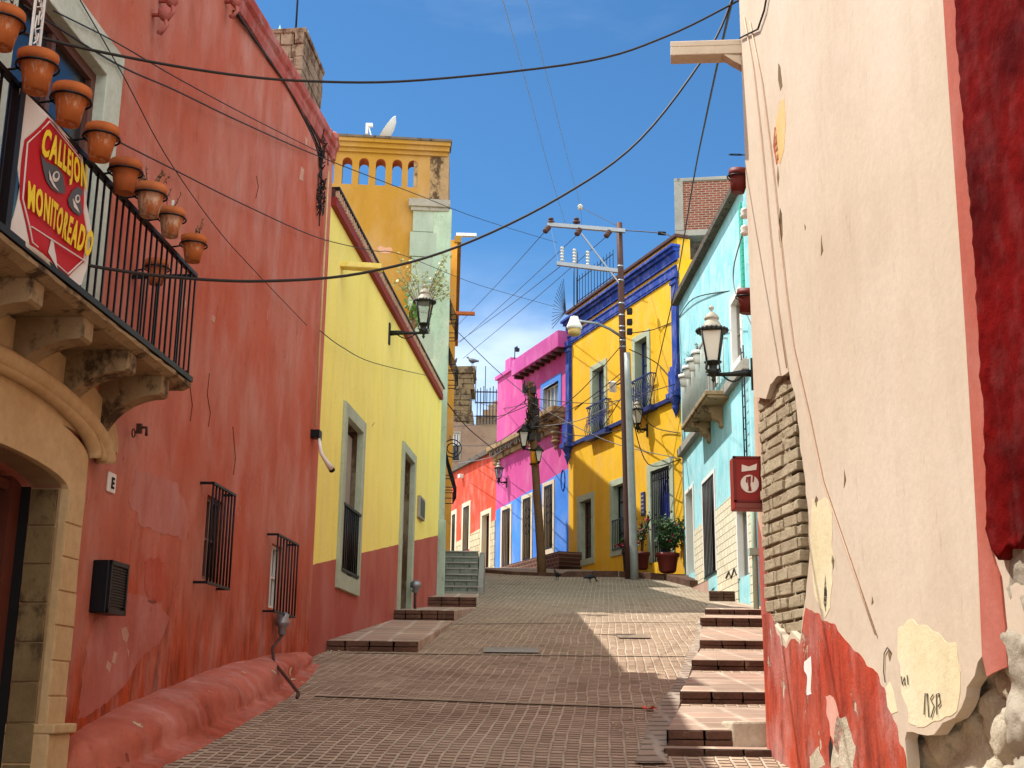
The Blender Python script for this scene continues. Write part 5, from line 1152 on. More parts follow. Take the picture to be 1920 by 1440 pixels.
# ================================================================== far buildings
yf = 56*K
def fwall(x0, x1, ybot, y): a, b = P(x0, ybot, y), P(x1, ybot, y); return Wall((a.x, a.y), (b.x, b.y))
wF = fwall(820, 950, 850, yf); HF1 = house('adobe_house', 'brown adobe house with one small barred window above the orange red house', wF)
U = wF.uv; wn = RZ(849, 861, 812, 858); a = U(845, 790); b = U(890, 790)
wn = (U(849, 830)[0], U(861, 830)[0], U(855, 862)[1], U(855, 812)[1])
facade(HF1, m_farw, [(0, 5), (wF.L, 5), (wF.L, U(940, 835)[1]), (U(905, 800)[0], U(905, 800)[1]), (0, U(840, 785)[1])], [grow(wn, .03)], 4, .3); w = window(HF1, wn, .1, m_greyw, m_white, m_glassb, .2, 2, 2, .07); bars(MB(), wn[0], wn[1], wn[2], (wn[2]+wn[3])/2, 7, -.05, .02, .03).build('railing', m_iron, w)
wT = fwall(836, 888, 800, yf+1.5); HT = house('stone_turret', 'crumbling grey brown stone turret with pigeons on top', wT, 'tower'); U = wT.uv; zt = U(860, 690)[1]; zb = U(860, 800)[1]; m = MB(); N_ = 11
for i in range(N_):
    z0 = zb+(zt-zb)*i/N_; z1 = zb+(zt-zb)*(i+1)/N_; x = 0; e = .0 if i not in (N_-1,) else .12; R_ = wT.L-(.18 if 2 < i < 7 else .0)-random.uniform(0, .1)
    while x < R_-.1: w_ = min(random.uniform(.5, 1.1), R_-x); m.box(x, x+w_, -e-random.uniform(0, .06), 3, z0, z1-.015, .03); x += w_
m.box(-.1, wT.L+.05, -.15, 3, zt-.08, zt+.1, .03); m.build('masonry', m_fars, HT, bevel=.03)
wS = fwall(892, 945, 800, yf+6); HS = house('unfinished_house', 'pale unfinished house with terraces and iron bars behind the turret', wS); U = wS.uv; m = MB()
for i, (x0, yt) in enumerate(((893, 785), (905, 768), (915, 755), (925, 745))): m.box(U(x0, 780)[0], wS.L+.3, -.5+i*.5, 4, 5, U(x0, yt)[1])
m.build('terraces', stone('pale_terrace', 'b09a80', 'a08a72', '7a6a58', 1, .4), HS); m = MB()
for i in range(10): x = .1+wS.L*i/9.; m.tube([(x, -.8, U(900, 800)[1]), (x, -.8, U(900, 735-(i % 3)*3)[1])], .04, 4)
for z in (740, 760, 785): m.box(0, wS.L, -.83, -.77, U(900, z)[1]-.04, U(900, z)[1]+.04)
for x_, yt_ in ((910, 690), (892, 690)): m.tube([(U(x_, 740)[0], -.5, U(x_, 760)[1]), (U(x_, 740)[0], -.5, U(x_, yt_)[1])], .035, 4)
m.build('iron_bars', m_iron, HS)
m = MB(); 
# distant wooded hillside is hidden; a plain far hill closes the street
hl = MB(); 
for i in range(21):
    x = -60+6*i
    for y, z in ((92, 8), (110, 12+2*noise.noise(Vector((x*.05, 0, 0))))): hl.v.append((x, y, z))
for i in range(20): hl.f.append((2*i, 2*i+2, 2*i+3, 2*i+1)); hl.sm.append(True)
struct('hill', hl, m_farw)
# old repairs and chips on the red wall
UL = lambda px, py: L1.uv(px, py, .003)
def lpatch(name, pts, mat, amp=.03, o=.003):
    MB().prism(jag(pts, lambda a, b: L1.uv(a, b, o), amp, .04, True, random.random()*9), -o, .004).build(name, mat, H1)
m_rep = plaster('rose_repair_paint', 'b56a5e', 'ad5f50', .35, 2, bst=.5, spots=.5); m_rep2 = plaster('bright_repair_paint', 'b04e36', 'a8462e', .3, 2, bst=.4); m_chip = plaster('chipped_lime', 'c49a84', 'b88870', .6, 3, bst=.7)
lpatch('repaired_patch', [(146, 1352), (152, 1290), (160, 1215), (178, 1165), (206, 1132), (246, 1112), (290, 1122), (318, 1160), (300, 1205), (262, 1235), (236, 1282), (196, 1322)], m_rep)
lpatch('repaired_patch', [(271, 1052), (292, 1044), (312, 1056), (316, 1100), (298, 1136), (274, 1130)], m_rep2)
lpatch('repaired_patch', [(255, 880), (330, 905), (352, 960), (345, 1010), (300, 1000), (262, 985), (240, 940)], plaster('faded_rose_paint', 'b8766a', 'b06a5c', .3, 2, bst=.4))
for pts in ([(226, 1180), (236, 1176), (243, 1188), (238, 1204), (230, 1200)], [(214, 1222), (219, 1226), (216, 1246), (211, 1240)], [(202, 1238), (208, 1246), (206, 1262), (199, 1252)], [(238, 1214), (243, 1220), (241, 1232)], [(345, 560), (350, 566), (347, 580)], [(400, 590), (404, 596), (402, 606), (397, 600)], [(565, 312), (570, 318), (568, 340), (562, 336)], [(572, 255), (577, 262), (574, 276)], [(207, 1100), (215, 1108), (214, 1142), (206, 1128)]): lpatch('plaster_chip', pts, m_chip, .01, .005)
for pts in ( [(480, 330), (484, 350), (479, 372)], [(392, 700), (388, 740), (394, 775), (390, 800)], [(355, 720), (360, 760), (356, 790)], [(436, 800), (441, 860), (437, 890)]):
    MB().tube([(q[0], -.004, q[1]) for q in [L1.uv(*p) for p in pts]], .004, 4).build('hairline_crack', paint('crack_shadow', '5a241c', .9), H1)
# ================================================================== lanterns
m_lglass = NT('frosted_lantern_glass').fin(lin('b9b3a2'), .35, None, .5); m_lclear = NT('clear_lantern_glass'); m_lclear.b.inputs['Transmission Weight'].default_value = .9; m_lclear = m_lclear.fin(lin('dfe6e2'), .05)
m_cap = paint('cream_lamp_cap', '968d7c', .6, 0, .6); m_lamp = paint('black_green_cast_iron', '1b1f1b', .5, .4, .3)
def lantern(w, spx, spy, lpx, lpy, hpx, label, glassm, kind='street lantern', group='wall lanterns along the street'):
    """spx: mount pixel on the wall; (lpx,lpy): lantern base pixel; hpx: lantern height in pixels"""
    s, z = w.uv(spx, spy); p = w.pt(s, 0, z); t = thing('street_lantern', label, kind, p, w.rot, group)
    q = P(lpx, lpy, p.y); al = max(.25, abs((Vector((q.x-p.x, q.y-p.y))).dot(w.n))/1.0); H = hpx*p.y/2350
    b = MB()
    b.tube([(0, 0, 0), (0, -al*.25, .01), (0, -al*.55, 0), (0, -al-.05, 0)], [.05*H, .045*H, .03*H, .02*H], 8).lathe([(.01, -.02*H), (.045*H, 0), (.01, .02*H)], 8, (0, -al-.07, 0))
    b.tube([(0, -al*(.2+.6*k/12), -.1*H*math.sin(math.pi*k/12)) for k in range(13)], .012*H, 5); b.build('arm', m_lamp, t)
    MB().box(-.05*H, .05*H, -.03*H, 0, -.22*H, .2*H).build('wall_plate', m_lamp, t, bevel=.01)
    y = -al; zb = .02*H
    m = MB().lathe([(.005, -.13*H), (.03*H, -.09*H), (.015*H, -.06*H), (.06*H, -.02*H), (.09*H, .03*H), (.05*H, .07*H), (.055*H, .11*H), (.11*H, .14*H), (.12*H, .155*H)], 12, (0, y, zb))
    for k in range(4):
        a = math.pi/4+k*math.pi/2; m.tube([(.05*H*math.cos(a), y+.05*H*math.sin(a), zb+.02*H), (.13*H*math.cos(a), y+.13*H*math.sin(a), zb+.04*H), (.11*H*math.cos(a), y+.11*H*math.sin(a), zb+.14*H)], .012*H, 5)
        m.tube([(.105*H*math.cos(a), y+.105*H*math.sin(a), zb+.15*H), (.19*H*math.cos(a), y+.19*H*math.sin(a), zb+.56*H)], .014*H, 5)
    m.build('frame', m_lamp, t)
    gz0, gz1 = .155*H, .555*H; m = MB().lathe([(.1*H, gz0), (.183*H, gz1)], 4, (0, y, zb), sm=False, ph=math.pi/4)
    m.f = m.f[:4]; m.sm = m.sm[:4]; m.build('glass', glassm, t)
    m = MB(); m.lathe([(.18*H, .555*H), (.205*H, .565*H), (.205*H, .59*H), (.15*H, .605*H)], 20, (0, y, zb), sm=False)
    for k in range(20): a = 2*math.pi*k/20; m.lathe([(.005, -.025*H), (.025*H, 0), (.015*H, .025*H)], 5, (.2*H*math.cos(a), y+.2*H*math.sin(a), zb+.58*H))
    m.build('crown', m_lamp, t)
    MB().lathe([(.15*H, .60*H), (.15*H, .625*H), (.125*H, .66*H), (.095*H, .71*H), (.075*H, .735*H), (.1*H, .745*H), (.1*H, .76*H), (.075*H, .80*H), (.045*H, .83*H), (.015*H, .85*H), (.015*H, .87*H), (.035*H, .89*H), (.035*H, .915*H), (.005, .94*H)], 18, (0, y, zb)).build('cap', m_cap, t)
    return t
lantern(L2, 729, 625, 795, 622, 105, 'black lantern with a dented pale cap on the pale yellow house', m_lclear)
lantern(R1f, 1412, 700, 1337, 700, 148, 'large frosted glass lantern on a bracket before the aqua house', m_lglass)
lantern(R3, 1214, 806, 1192, 832, 62, 'lantern half hidden behind the grey pole on the golden house', m_lglass)
lantern(R4, 950, 905, 933, 908, 44, 'dark lantern hanging at the left end of the magenta house', m_lclear)
# red box on the cream flank
s, z = R1f.uv(1434, 952); pb_ = R1f.pt(s, 0, z); 
ya = cr1.y+1.3; A = P(1378, 953, ya); B = P(1430, 953, ya); C = P(1430, 856, ya)
bx_ = thing('red_box', 'weathered red metal box with a torn sticker and a white round emblem', 'box', tuple(A), 0); bw_, bh_ = B.x-A.x, C.z-A.z
MB().box(0, bw_+.05, 0, .22, .0, bh_).build('case', paint('red_box_paint', '8c1c18', .55, 0, .4), bx_, bevel=.008)
m = MB().box(-.008, bw_+.05, -.012, 0, bh_*.12, bh_*.155).box(-.008, bw_+.05, -.012, 0, bh_-.02, bh_).box(-.008, .02, -.012, 0, bh_*.12, bh_).box(bw_*.93, bw_+.0, -.012, 0, bh_*.12, bh_); m.build('door_rim', paint('dark_red_rim', '6a1612'), bx_)
MB().box(.01, bw_, -.01, 0, .005, bh_*.1).build('lower_panel', paint('pinkish_panel', '7c4038'), bx_)
MB().prism([(bw_*.28, bh_*.70), (bw_*.82, bh_*.74), (bw_*.85, bh_*.86), (bw_*.55, bh_*.80), (bw_*.3, bh_*.84)], -.006, 0).build('sticker', m_white, bx_)
MB().prism([(bw_*.56+bw_*.33*math.cos(t), bh_*.47+bw_*.33*math.sin(t)) for t in [2*math.pi*k/24 for k in range(24)]], -.006, 0).build('round_emblem', m_white, bx_)
m = MB(); 
for q in ([(.50, .42), (.58, .42), (.62, .62), (.5, .60)], [(.42, .5), (.48, .48), (.5, .6), (.44, .6)], [(.66, .5), (.7, .5), (.74, .6), (.68, .64)], [(.5, .33), (.62, .33), (.6, .42), (.52, .42)]): m.prism([(bw_*a, bh_*b) for a, b in q], -.009, -.005)
m.build('emblem_figure', paint('emblem_red', '7c1814'), bx_)
# pots and pieces hanging on the flank
flank = Wall((P(1380, 345, cr1.y+1.4).x-.5, cr1.y+1.4), (P(1380, 345, cr1.y+1.4).x+.5, cr1.y+1.4))
pot(flank, 1382, 327, .0, .235, 'clay pot sticking out near the top of the cream wall edge', group='clay pots on the flank of the cream house', mat=m_terra2, tilt=.12)
pot(flank, 1398, 552, .0, .235, 'clay pot low on the cream wall edge, beside the aqua window', group='clay pots on the flank of the cream house', mat=m_terra2, tilt=.12)
yq = cr1.y+.6
for px, py, lb in ((1392, 400, 'upper pale porcelain insulator on the edge of the cream wall'), (1392, 432, 'lower pale porcelain insulator on the edge of the cream wall')):
    p = P(px+4, py, yq+1); tag(MB().lathe([(.01, -.06), (.035, -.05), (.045, -.02), (.03, 0), (.045, .02), (.03, .05), (.01, .06)], 12).build('insulator', m_white, None, None, p), lb, 'insulator')
p = P(1380, 290, yq); tag(MB().tube([(.07*math.cos(t), .03*math.sin(t), .02*math.sin(t)) for t in [2*math.pi*k/20 for k in range(21)]], .005, 5).tube([(.07, 0, 0), (.16, .02, .0)], .006, 5).build('pot_ring', m_iron, None, None, p), 'empty black iron pot ring above the upper clay pot', 'ring')
p = P(1421, 1160, 19.5*K); q = P(1416, 900, 19.5*K); tag(MB().tube([(0, 0, 0), (0, 0, q.z-p.z)], .06, 8).box(-.12, .1, -.1, .1, (q.z-p.z)*.45, (q.z-p.z)*.5).build('drain_pipe', m_mint, None, None, P(1419, 1160, 19.5*K)), 'pale green pipe standing at the foot of the aqua house by the steps', 'pipe')
# ================================================================== poles
pg = gpix(1185, 1086); pyy = pg.y
def pole(name, label, base, top, r0, r1, mat):
    t = thing(name, label, 'utility pole', tuple(base)); v = top-base; m = MB(); m.tube([v*(k/8)+Vector((0, 0, -.3 if k == 0 else 0)) for k in range(9)], [r0+(r1-r0)*k/8 for k in range(9)], 14)
    m.build('pole', mat, t); return t, v
base = P(1180, 1084, pyy+.1); top = P(1161, 418, pyy+.1)
UP, v = pole('utility_pole', 'tall rusty brown utility pole with two steel crossarms before the golden house', base, top, .135, .10, m_rust)
rel = lambda px, py, dy=0: P(px, py, pyy+.1+dy)-base
def beam(par, a, b, h, name='crossarm', mat=None):
    d = (b-a); m = MB(); n = Vector((0, 1, 0)); u = Vector((0, 0, 1))*h/2; q = n*h/2
    vs = [X+q*i+u*j for X in (a, b) for i, j in ((-1, -1), (1, -1), (1, 1), (-1, 1))]; m.add(vs, [(0, 1, 2, 3), (7, 6, 5, 4), (0, 4, 5, 1), (1, 5, 6, 2), (2, 6, 7, 3), (3, 7, 4, 0)]); return m.build(name, mat or m_galv, par)
beam(UP, rel(1026, 421, -.2), rel(1172, 433, -.2), .13); beam(UP, rel(1044, 494, -.2), rel(1158, 508, -.2), .13)
beam(UP, rel(1090, 438, -.25), rel(1160, 530, -.2), .07, 'brace'); beam(UP, rel(1033, 428, -.25), rel(1046, 490, -.2), .04, 'brace')
def insul(par, p, d, n=3, r=.085, mat=None):
    m = MB(); d = d.normalized()
    pts = []; rs = []
    for k in range(n): 
        for a, b in ((0, .25), (.02, 1), (.07, 1), (.09, .3)): pts.append(p+d*(k*.11+a)); rs.append(r*b)
    m.tube(pts, rs, 10); return m.build('insulator', mat or m_rust, par)
for q in ((1033, 419), (1081, 419)): insul(UP, rel(*q, -.2), Vector((0, 0, 1)), 1, .13); insul(UP, rel(q[0], q[1]-6, -.2), Vector((0, 0, 1)), 1, .09)
for q, e in (((1029, 426), (1020, 436)), ((1087, 430), (1080, 442)), ((1143, 434), (1134, 446))): insul(UP, rel(*q, -.2), rel(*e, -.4)-rel(*q, -.2), 3, .1)
for q in ((1054, 490), (1077, 494), (1102, 498)): insul(UP, rel(*q, -.2), Vector((0, 0, 1)), 5, .06, m_lglass)
for py in (432, 505, 533, 578, 601, 623, 632, 650, 662): 
    f = (1084-py)/(1084-418); MB().lathe([(.13-.025*f, -.03), (.142-.025*f, 0), (.13-.025*f, .03)], 14, tuple(v*f)).build('band', m_galv, UP)
for py in (584, 604, 622): q = rel(1180, py); MB().box(q.x-.08, q.x+.1, q.y-.1, q.y+.1, q.z-.1, q.z+.1).build('cable_bracket', m_iron, UP, bevel=.02)
# cobra head lamp
a, b, c = rel(1166, 632, -.1), rel(1120, 612, -.8), rel(1085, 602, -1.2)
MB().tube([a, a.lerp(b, .5)+Vector((0, 0, .1)), b+Vector((0, 0, .1)), c], .045, 8).build('lamp_arm', m_galv, UP)
c2 = rel(1077, 612, -1.25); m = MB().lathe([(.01, .36), (.13, .32), (.17, .2), (.22, .08), (.26, 0), (.25, -.08), (.22, -.1)], 16, tuple(c2)); lh = m.build('lamp_head', m_white, UP)
MB().lathe([(.22, -.1), (.2, -.26), (.15, -.31), (.01, -.32)], 16, tuple(c2)).build('lamp_bowl', paint('amber_bowl', 'b89a58', .3), lh)
base2 = P(1190, 1086, pyy-.25); top2 = P(1176, 662, pyy-.25); pole('utility_pole', 'shorter pale grey utility pole strapped to the brown one', base2, top2, .135, .11, paint('pale_grey_pole', '8f9490', .6, .3, .5, .4, 3))
wb_ = gpix(1016, 1074); wbp = P(1017, 1077, wb_.y); wt = P(993, 716, wb_.y); WP, v = pole('utility_pole', 'leaning wooden utility pole with a yellow band before the magenta house', wbp, wt, .16, .115, paint('weathered_pole_wood', '6a5238', .85, 0, .6, .2, 3))
yy = wb_.y; f = (1077-862)/(1077-716); MB().lathe([(.15, -.28), (.148, .28)], 14, tuple(v*f)).build('yellow_band', paint('yellow_band', 'd8a018'), WP)
m = MB(); 
for i in range(70):
    f = random.uniform(.72, .99); c0 = v*f; a = random.random()*6.3; r = random.uniform(.13, .3); q = c0+Vector((r*math.cos(a), r*math.sin(a), random.uniform(-.3, .3)))
    m.tube([c0+Vector((.13*math.cos(a), .13*math.sin(a), 0)), q, c0+Vector((.2*math.cos(a+1), .2*math.sin(a+1), random.uniform(-.6, .3)))], .02, 4)
for i in range(14): f = random.uniform(.7, .97); c0 = v*f; a = random.random()*6.3; m.box(c0.x-.1+.18*math.cos(a), c0.x+.1+.18*math.cos(a), c0.y-.1+.18*math.sin(a), c0.y+.1+.18*math.sin(a), c0.z-.12, c0.z+.12)
m.build('cable_tangle', m_cable, WP)
def poleLamp(px, py, hpx, lab, ax):
    p = P(px, py, yy-.3); H = hpx*yy/2350; t = thing('street_lantern', lab, 'street lantern', tuple(p), 0, 'lanterns on the wooden pole')
    MB().lathe([(.005, -.16*H), (.05*H, -.08*H), (.1*H, 0), (.12*H, .03*H)], 10).tube([(0, 0, -.08*H), (ax*.3, .05, -.1*H), (ax, .25, -.06*H)], .03, 6).build('arm', m_lamp, t)
    m = MB().lathe([(.12*H, .03*H), (.25*H, .6*H)], 4, sm=False, ph=math.pi/4); m.build('glass', m_lglass, t); MB().lathe([(.3*H, .6*H), (.3*H, .64*H), (.16*H, .78*H), (.1*H, .85*H), (.03*H, .95*H), (.005, H)], 12).build('cap', m_lamp, t)
    m = MB(); [m.tube([(.12*H*math.cos(a), .12*H*math.sin(a), .03*H), (.255*H*math.cos(a), .255*H*math.sin(a), .6*H)], .02*H, 5) for a in [math.pi/4+k*math.pi/2 for k in range(4)]]; m.build('frame', m_lamp, t)
poleLamp(982, 838, 46, 'black lantern left of the wooden pole in front of the magenta wall', .5)
poleLamp(1010, 866, 34, 'small dark lantern right of the wooden pole by its yellow band', -.3)
# ================================================================== plants
def planter(px, py, rim, hpx, label, mat, leafn, rad, hgt, fl=0, cat='potted plant', prof=None, sparse=False):
    p = P(px, py, R3.pt(R3.uv(px, py, .65)[0], .65, 0).y); rim *= 1.12; R_ = rim*p.y/2350/2; H = hpx*p.y/2350; t = thing('potted_plant', label, cat, tuple(p))
    pr = prof or [(.6*R_, 0), (.75*R_, .1*H), (.92*R_, .8*H), (R_*1.05, .82*H), (R_*1.08, H), (R_*.9, H), (.85*R_, .9*H), (.01, .88*H)]; MB().lathe(pr, 20).build('pot', mat, t)
    st = MB(); lf = MB(); fw = []; hh = hgt*p.y/2350; rr = rad*p.y/2350
    for i in range(14 if not sparse else 9):
        a = random.random()*6.3; e = random.random()**.5*rr; tip = Vector((e*math.cos(a), e*math.sin(a), H+hh*random.uniform(.35, 1))); mid = Vector((tip.x*.35+random.gauss(0, .05), tip.y*.35, H+(tip.z-H)*.55)); st.tube([(0, 0, H*.85), mid, tip], [.03, .015, .006], 5)
        for k in range(leafn//14):
            f = random.random(); c = mid.lerp(tip, f)+Vector((random.gauss(0, 1), random.gauss(0, 1), random.gauss(0, 1)))*rr*(.22 if not sparse else .12); lf.leaf(c, random.uniform(.07, .13))
            if random.random() < fl: fw.append(MB()); [fw[-1].leaf(c+Vector((random.gauss(0, .03), -.05+random.gauss(0, .03), random.gauss(0, .03))), .09) for _ in range(5)]
    st.build('stems', m_dry, t); lf.build('leaves', m_green, t)
    for f_ in fw: f_.build('flower', m_flower, t)
    return t
pp = planter(1252, 1074, 38, 36, 'large red clay pot with a dense leafy bush before the blue door', m_terra2, 1500, 36, 66, .004)
planter(1204, 1068, 26, 32, 'dark clay pot with thin branches and a few leaves right of the grey pole', paint('dark_clay', '5a2018', .7), 260, 22, 74, .03, sparse=True)
planter(1180, 1080, 24, 50, 'tall dark vase with a flowering plant beside the foot of the poles', paint('black_vase', '1c1412', .5), 330, 24, 22, .05, prof=None, sparse=True)
# lily-like weed and shrub on the ochre tower pilaster
def spray(loc, n, hs, lab, mat, droop=.4, lf=.14):
    t = thing('wall_plant', lab, 'plant', loc); s = MB(); l = MB()
    for i in range(n):
        a = random.random()*6.3; tip = Vector((math.cos(a)*hs*.45, math.sin(a)*hs*.25, hs*random.uniform(.3, 1))); md = tip*.5+Vector((0, 0, hs*.1)); s.tube([(0, 0, 0), md, tip], [.012, .008, .004], 4)
        for k in range(10): c = md.lerp(tip, k/9)+Vector((random.gauss(0, .04), random.gauss(0, .04), random.gauss(0, .04))); l.leaf(c, random.uniform(lf*.5, lf))
    s.build('stems', m_dry, t); l.build('leaves', mat, t)
p = P(790, 590, L2.b.y-1.0); spray(tuple(p), 26, 1.5, 'pale wispy plant rising behind the lantern in front of the grey green quoins', paint('olive_leaves', '8a8f58', .6, 0, .4), lf=.11)
p = P(774, 622, L2.b.y-2.2); spray(tuple(p), 16, .75, 'green leafy weed growing at the eave beside the lantern bracket', paint('fresh_leaves', '4f7030', .6, 0, .4))
# ================================================================== pigeons
def pigeon(loc, rot, label, sc=1, peck=False, colr='3a3c42'):
    t = thing('pigeon', label, 'pigeon', loc, rot, None, sc)
    hz = .06 if peck else .27; hx = .2 if peck else .15
    pts = [(-.2, .12, .008, .03), (-.14, .13, .02, .035), (-.07, .145, .05, .05), (0, .15, .068, .07), (.06, .165, .062, .065), (.11, .17 if peck else .2, .042, .045), (hx-.02, (hz+.17)/2+.02, .03, .03), (hx, hz, .03, .03), (hx+.025, hz+.0, .024, .024), (hx+.045, hz-.008, .009, .009), (hx+.065, hz-.015, .003, .003)]
    m = MB(); n = 10; vs = []; fs = []
    for x, z, ry, rz in pts:
        for k in range(n): a = 2*math.pi*k/n; vs.append((x, ry*math.cos(a), z+rz*math.sin(a)))
    for i in range(len(pts)-1):
        for k in range(n): fs.append((i*n+k, i*n+(k+1) % n, (i+1)*n+(k+1) % n, (i+1)*n+k))
    fs += [tuple(range(n)), tuple((len(pts)-1)*n+k for k in range(n))[::-1]]
    m.add(vs, fs, True)
    for s in (-1, 1): m.tube([(.0, s*.03, .1), (.005, s*.03, .04), (0, s*.03, 0), (.04, s*.035, 0)], [.012, .006, .005, .004], 5)
    m.build('body', paint('pigeon_'+colr, colr, .6), t); return t
p = gpix(1045, 1088); pigeon(tuple(p), 2.0, 'dark pigeon standing upright on the street, left of the other', 1.2, False, '1c1e22')
p = gpix(1106, 1092); pigeon(tuple(p), .5, 'grey pigeon pecking on the street below the golden house', 1.15, True, '1a1c20')
p = wT.pt(wT.L-.15, .0, P(884, 686, yf+1.5).z-.02); pigeon(tuple(p), 2.6, 'pigeon perched on the right corner of the stone turret', 2.4)
p = wT.pt(.45, .0, P(858, 686, yf+1.5).z-.02); pigeon(tuple(p), 1.2, 'pigeon perched on the left side of the stone turret', 2.2)
# ================================================================== street pieces
def lid(px, py, wpx, dpx, label, mat, h=.02):
    a, b = gpix(px-wpx/2, py), gpix(px+wpx/2, py); c = gpix(px, py-dpx); m = MB(); nn = 10; w2 = (b.x-a.x)/2; d2 = (c.y-a.y)
    for j in range(4):
        for i in range(nn+1): x = a.x+(b.x-a.x)*i/nn; y = a.y+d2*j/3; m.v.append((x-a.x, y-a.y, gz(x, y)+h-a.z))
    for j in range(3):
        for i in range(nn): q = j*(nn+1)+i; m.f.append((q, q+1, q+nn+2, q+nn+1)); m.sm.append(False)
    return tag(m.build('manhole_cover', mat, None, None, tuple(a)), label, 'manhole cover')
lid(958, 1224, 105, 8, 'flat rectangular concrete cover set in the middle of the street', m_conc); lid(1190, 1199, 60, 7, 'iron cover in the sunlit patch of the street', stone('cover_stone', '8a7a68', '7a6c5c', None, 3))
p = gpix(1219, 1334); m = MB()
for i in range(9): a = i*.7; m.add([(0, 0, .02), (.08*math.cos(a), .05*math.sin(a), .03+.02*math.sin(a*3)), (.08*math.cos(a+.7), .05*math.sin(a+.7), .02)], [(0, 1, 2)])
tag(m.build('fallen_flower', paint('fallen_red_petals', 'd0503c', .7), None, None, tuple(p+Vector((0, 0, .01)))), 'crumpled pink red litter lying on the setts by the steps', 'litter')
sm_ = MB(); random.seed(3)
for i in range(260):
    if i < 150: px, py = random.uniform(640, 700)+random.uniform(0, 150)*(1 if i % 2 else 0), random.uniform(1150, 1235); q = gpix(px, py); xw = wallx(L2, q.y) if q.y > c12.y else wallx(L1, q.y)+.9; x, y = xw+abs(random.gauss(.1, .15)), q.y
    else: y = random.uniform(11, 26); x = (wallx(R1f, y) if y > cr1.y else wallx(R1n, y))-1.25*random.uniform(.9, 1.2)
    r = random.uniform(.006, .016); sm_.lathe([(.001, 0), (r, r*.4), (r*.7, r), (.001, r*1.1)], 5, (x, y, gz(x, y)+.01), sm=False)
o = sm_.build('gravel', m_rub); o['kind'] = 'stuff'
# sidewalk curbs at the crest
def curb(name, pts, h, w, lab):
    P_ = [gpix(*p) for p in pts]; m = MB(); o0 = P_[0]
    for i in range(len(P_)-1):
        a, b = P_[i]-o0, P_[i+1]-o0; d = Vector((b.x-a.x, b.y-a.y, 0)).normalized(); q = Vector((d.y, -d.x, 0))*w; n = max(1, int((b-a).length/.7))
        for k in range(n):
            A = a.lerp(b, k/n)+d*.008; B = a.lerp(b, (k+1)/n)-d*.008; j = random.uniform(-.012, .012)
            vs = [X+qq+Vector((0, 0, z)) for z in (-.3, h+j) for X, qq in ((A, Vector()), (B, Vector()), (B, q), (A, q))]; m.add(vs, [(3, 2, 1, 0), (4, 5, 6, 7), (0, 1, 5, 4), (1, 2, 6, 5), (2, 3, 7, 6), (3, 0, 4, 7)])
    t = m.build(name, m_risers, None, None, tuple(o0), bevel=.015); t['kind'] = 'structure'; return t
curb('curb', [(1296, 1101), (1245, 1088), (1160, 1082), (1062, 1082)], .2, 2.2, '')
curb('curb', [(1062, 1082), (1010, 1080), (960, 1078), (905, 1074)], .12, 1.2, '')
p0 = gpix(1329, 1112); p1 = gpix(1281, 1098); m = MB(); d = Vector((p1.x-p0.x, p1.y-p0.y, 0)); q = Vector((0, .3, 0))
z1 = P(1329, 1086, p0.y).z-p0.z
m.add([(0, 0, -.3), (d.x, d.y, -.3), (d.x, d.y+.3, -.3), (0, .3, -.3), (0, 0, z1), (d.x, d.y, z1*.8), (d.x, d.y+.3, z1*.8), (0, .3, z1)], [(3, 2, 1, 0), (4, 5, 6, 7), (0, 1, 5, 4)[::-1], (1, 2, 6, 5)[::-1], (2, 3, 7, 6)[::-1], (3, 0, 4, 7)[::-1]]); tag(m.build('ramp_wall', plaster('pinkish_wall', 'b09080', 'a88474', .4), None, None, tuple(p0), bevel=.02), 'low pinkish side wall at the top of the stone steps', 'low wall')
# ================================================================== cables
CAB = 0
def cable(pts, r=.011, label='', group=None, mat=None, sub=6, cat='cable'):
    W_ = [P(px, py, y) for px, py, y in pts]; n = len(W_); out = []
    for i in range(n-1):
        p0, p1, p2, p3 = W_[max(i-1, 0)], W_[i], W_[i+1], W_[min(i+2, n-1)]
        for k in range(sub):
            t = k/sub; out.append(.5*((2*p1)+(p2-p0)*t+(2*p0-5*p1+4*p2-p3)*t*t+(3*p1-p0-3*p2+p3)*t**3))
    out.append(W_[-1]); o0 = out[0]; o = MB().tube([p-o0 for p in out], r, 5).build('cable', mat or m_cable, None, None, tuple(o0)); tag(o, label, cat, group); return o
k_ = K
cable([(-40, 38, 5*k_), (160, 91, 5.4*k_), (400, 135, 5.9*k_), (580, 152, 6.4*k_), (790, 150, 6.9*k_), (1100, 115, 7.4*k_), (1250, 68, 7.7*k_), (1372, 8, 8*k_), (1400, -10, 8*k_)], .011, 'thick black cable sagging across the top of the sky')
cable([(-40, 432, 5*k_), (50, 465, 5.1*k_), (170, 498, 5.5*k_), (330, 520, 6*k_), (500, 527, 6.5*k_), (680, 512, 7*k_), (860, 462, 7.4*k_), (1050, 370, 7.7*k_), (1200, 262, 7.9*k_), (1330, 92, 8*k_), (1374, -5, 8*k_)], .012, 'thick black cable swooping low across the balcony and up to the cream house')
cable([(1374, -5, 8*k_), (1352, 90, 10*k_), (1325, 215, 13*k_), (1300, 340, 17*k_), (1268, 530, 24*k_), (1232, 690, 28*k_), (1212, 790, 29.5*k_)], .016, 'black cable dropping from the top of the cream house to the golden house front')
cable([(940, -10, 14*k_), (985, 150, 18*k_), (1030, 320, 24*k_), (1062, 425, 30*k_)], .007, 'thin grey wire running down the sky towards the crossarm, left one of a pair', mat=m_cableg)
cable([(985, -10, 14*k_), (1030, 160, 19*k_), (1065, 300, 25*k_), (1088, 388, 30*k_), (1090, 420, 31*k_)], .007, 'thin grey wire with a glass insulator, right one of the pair in the sky', mat=m_cableg)
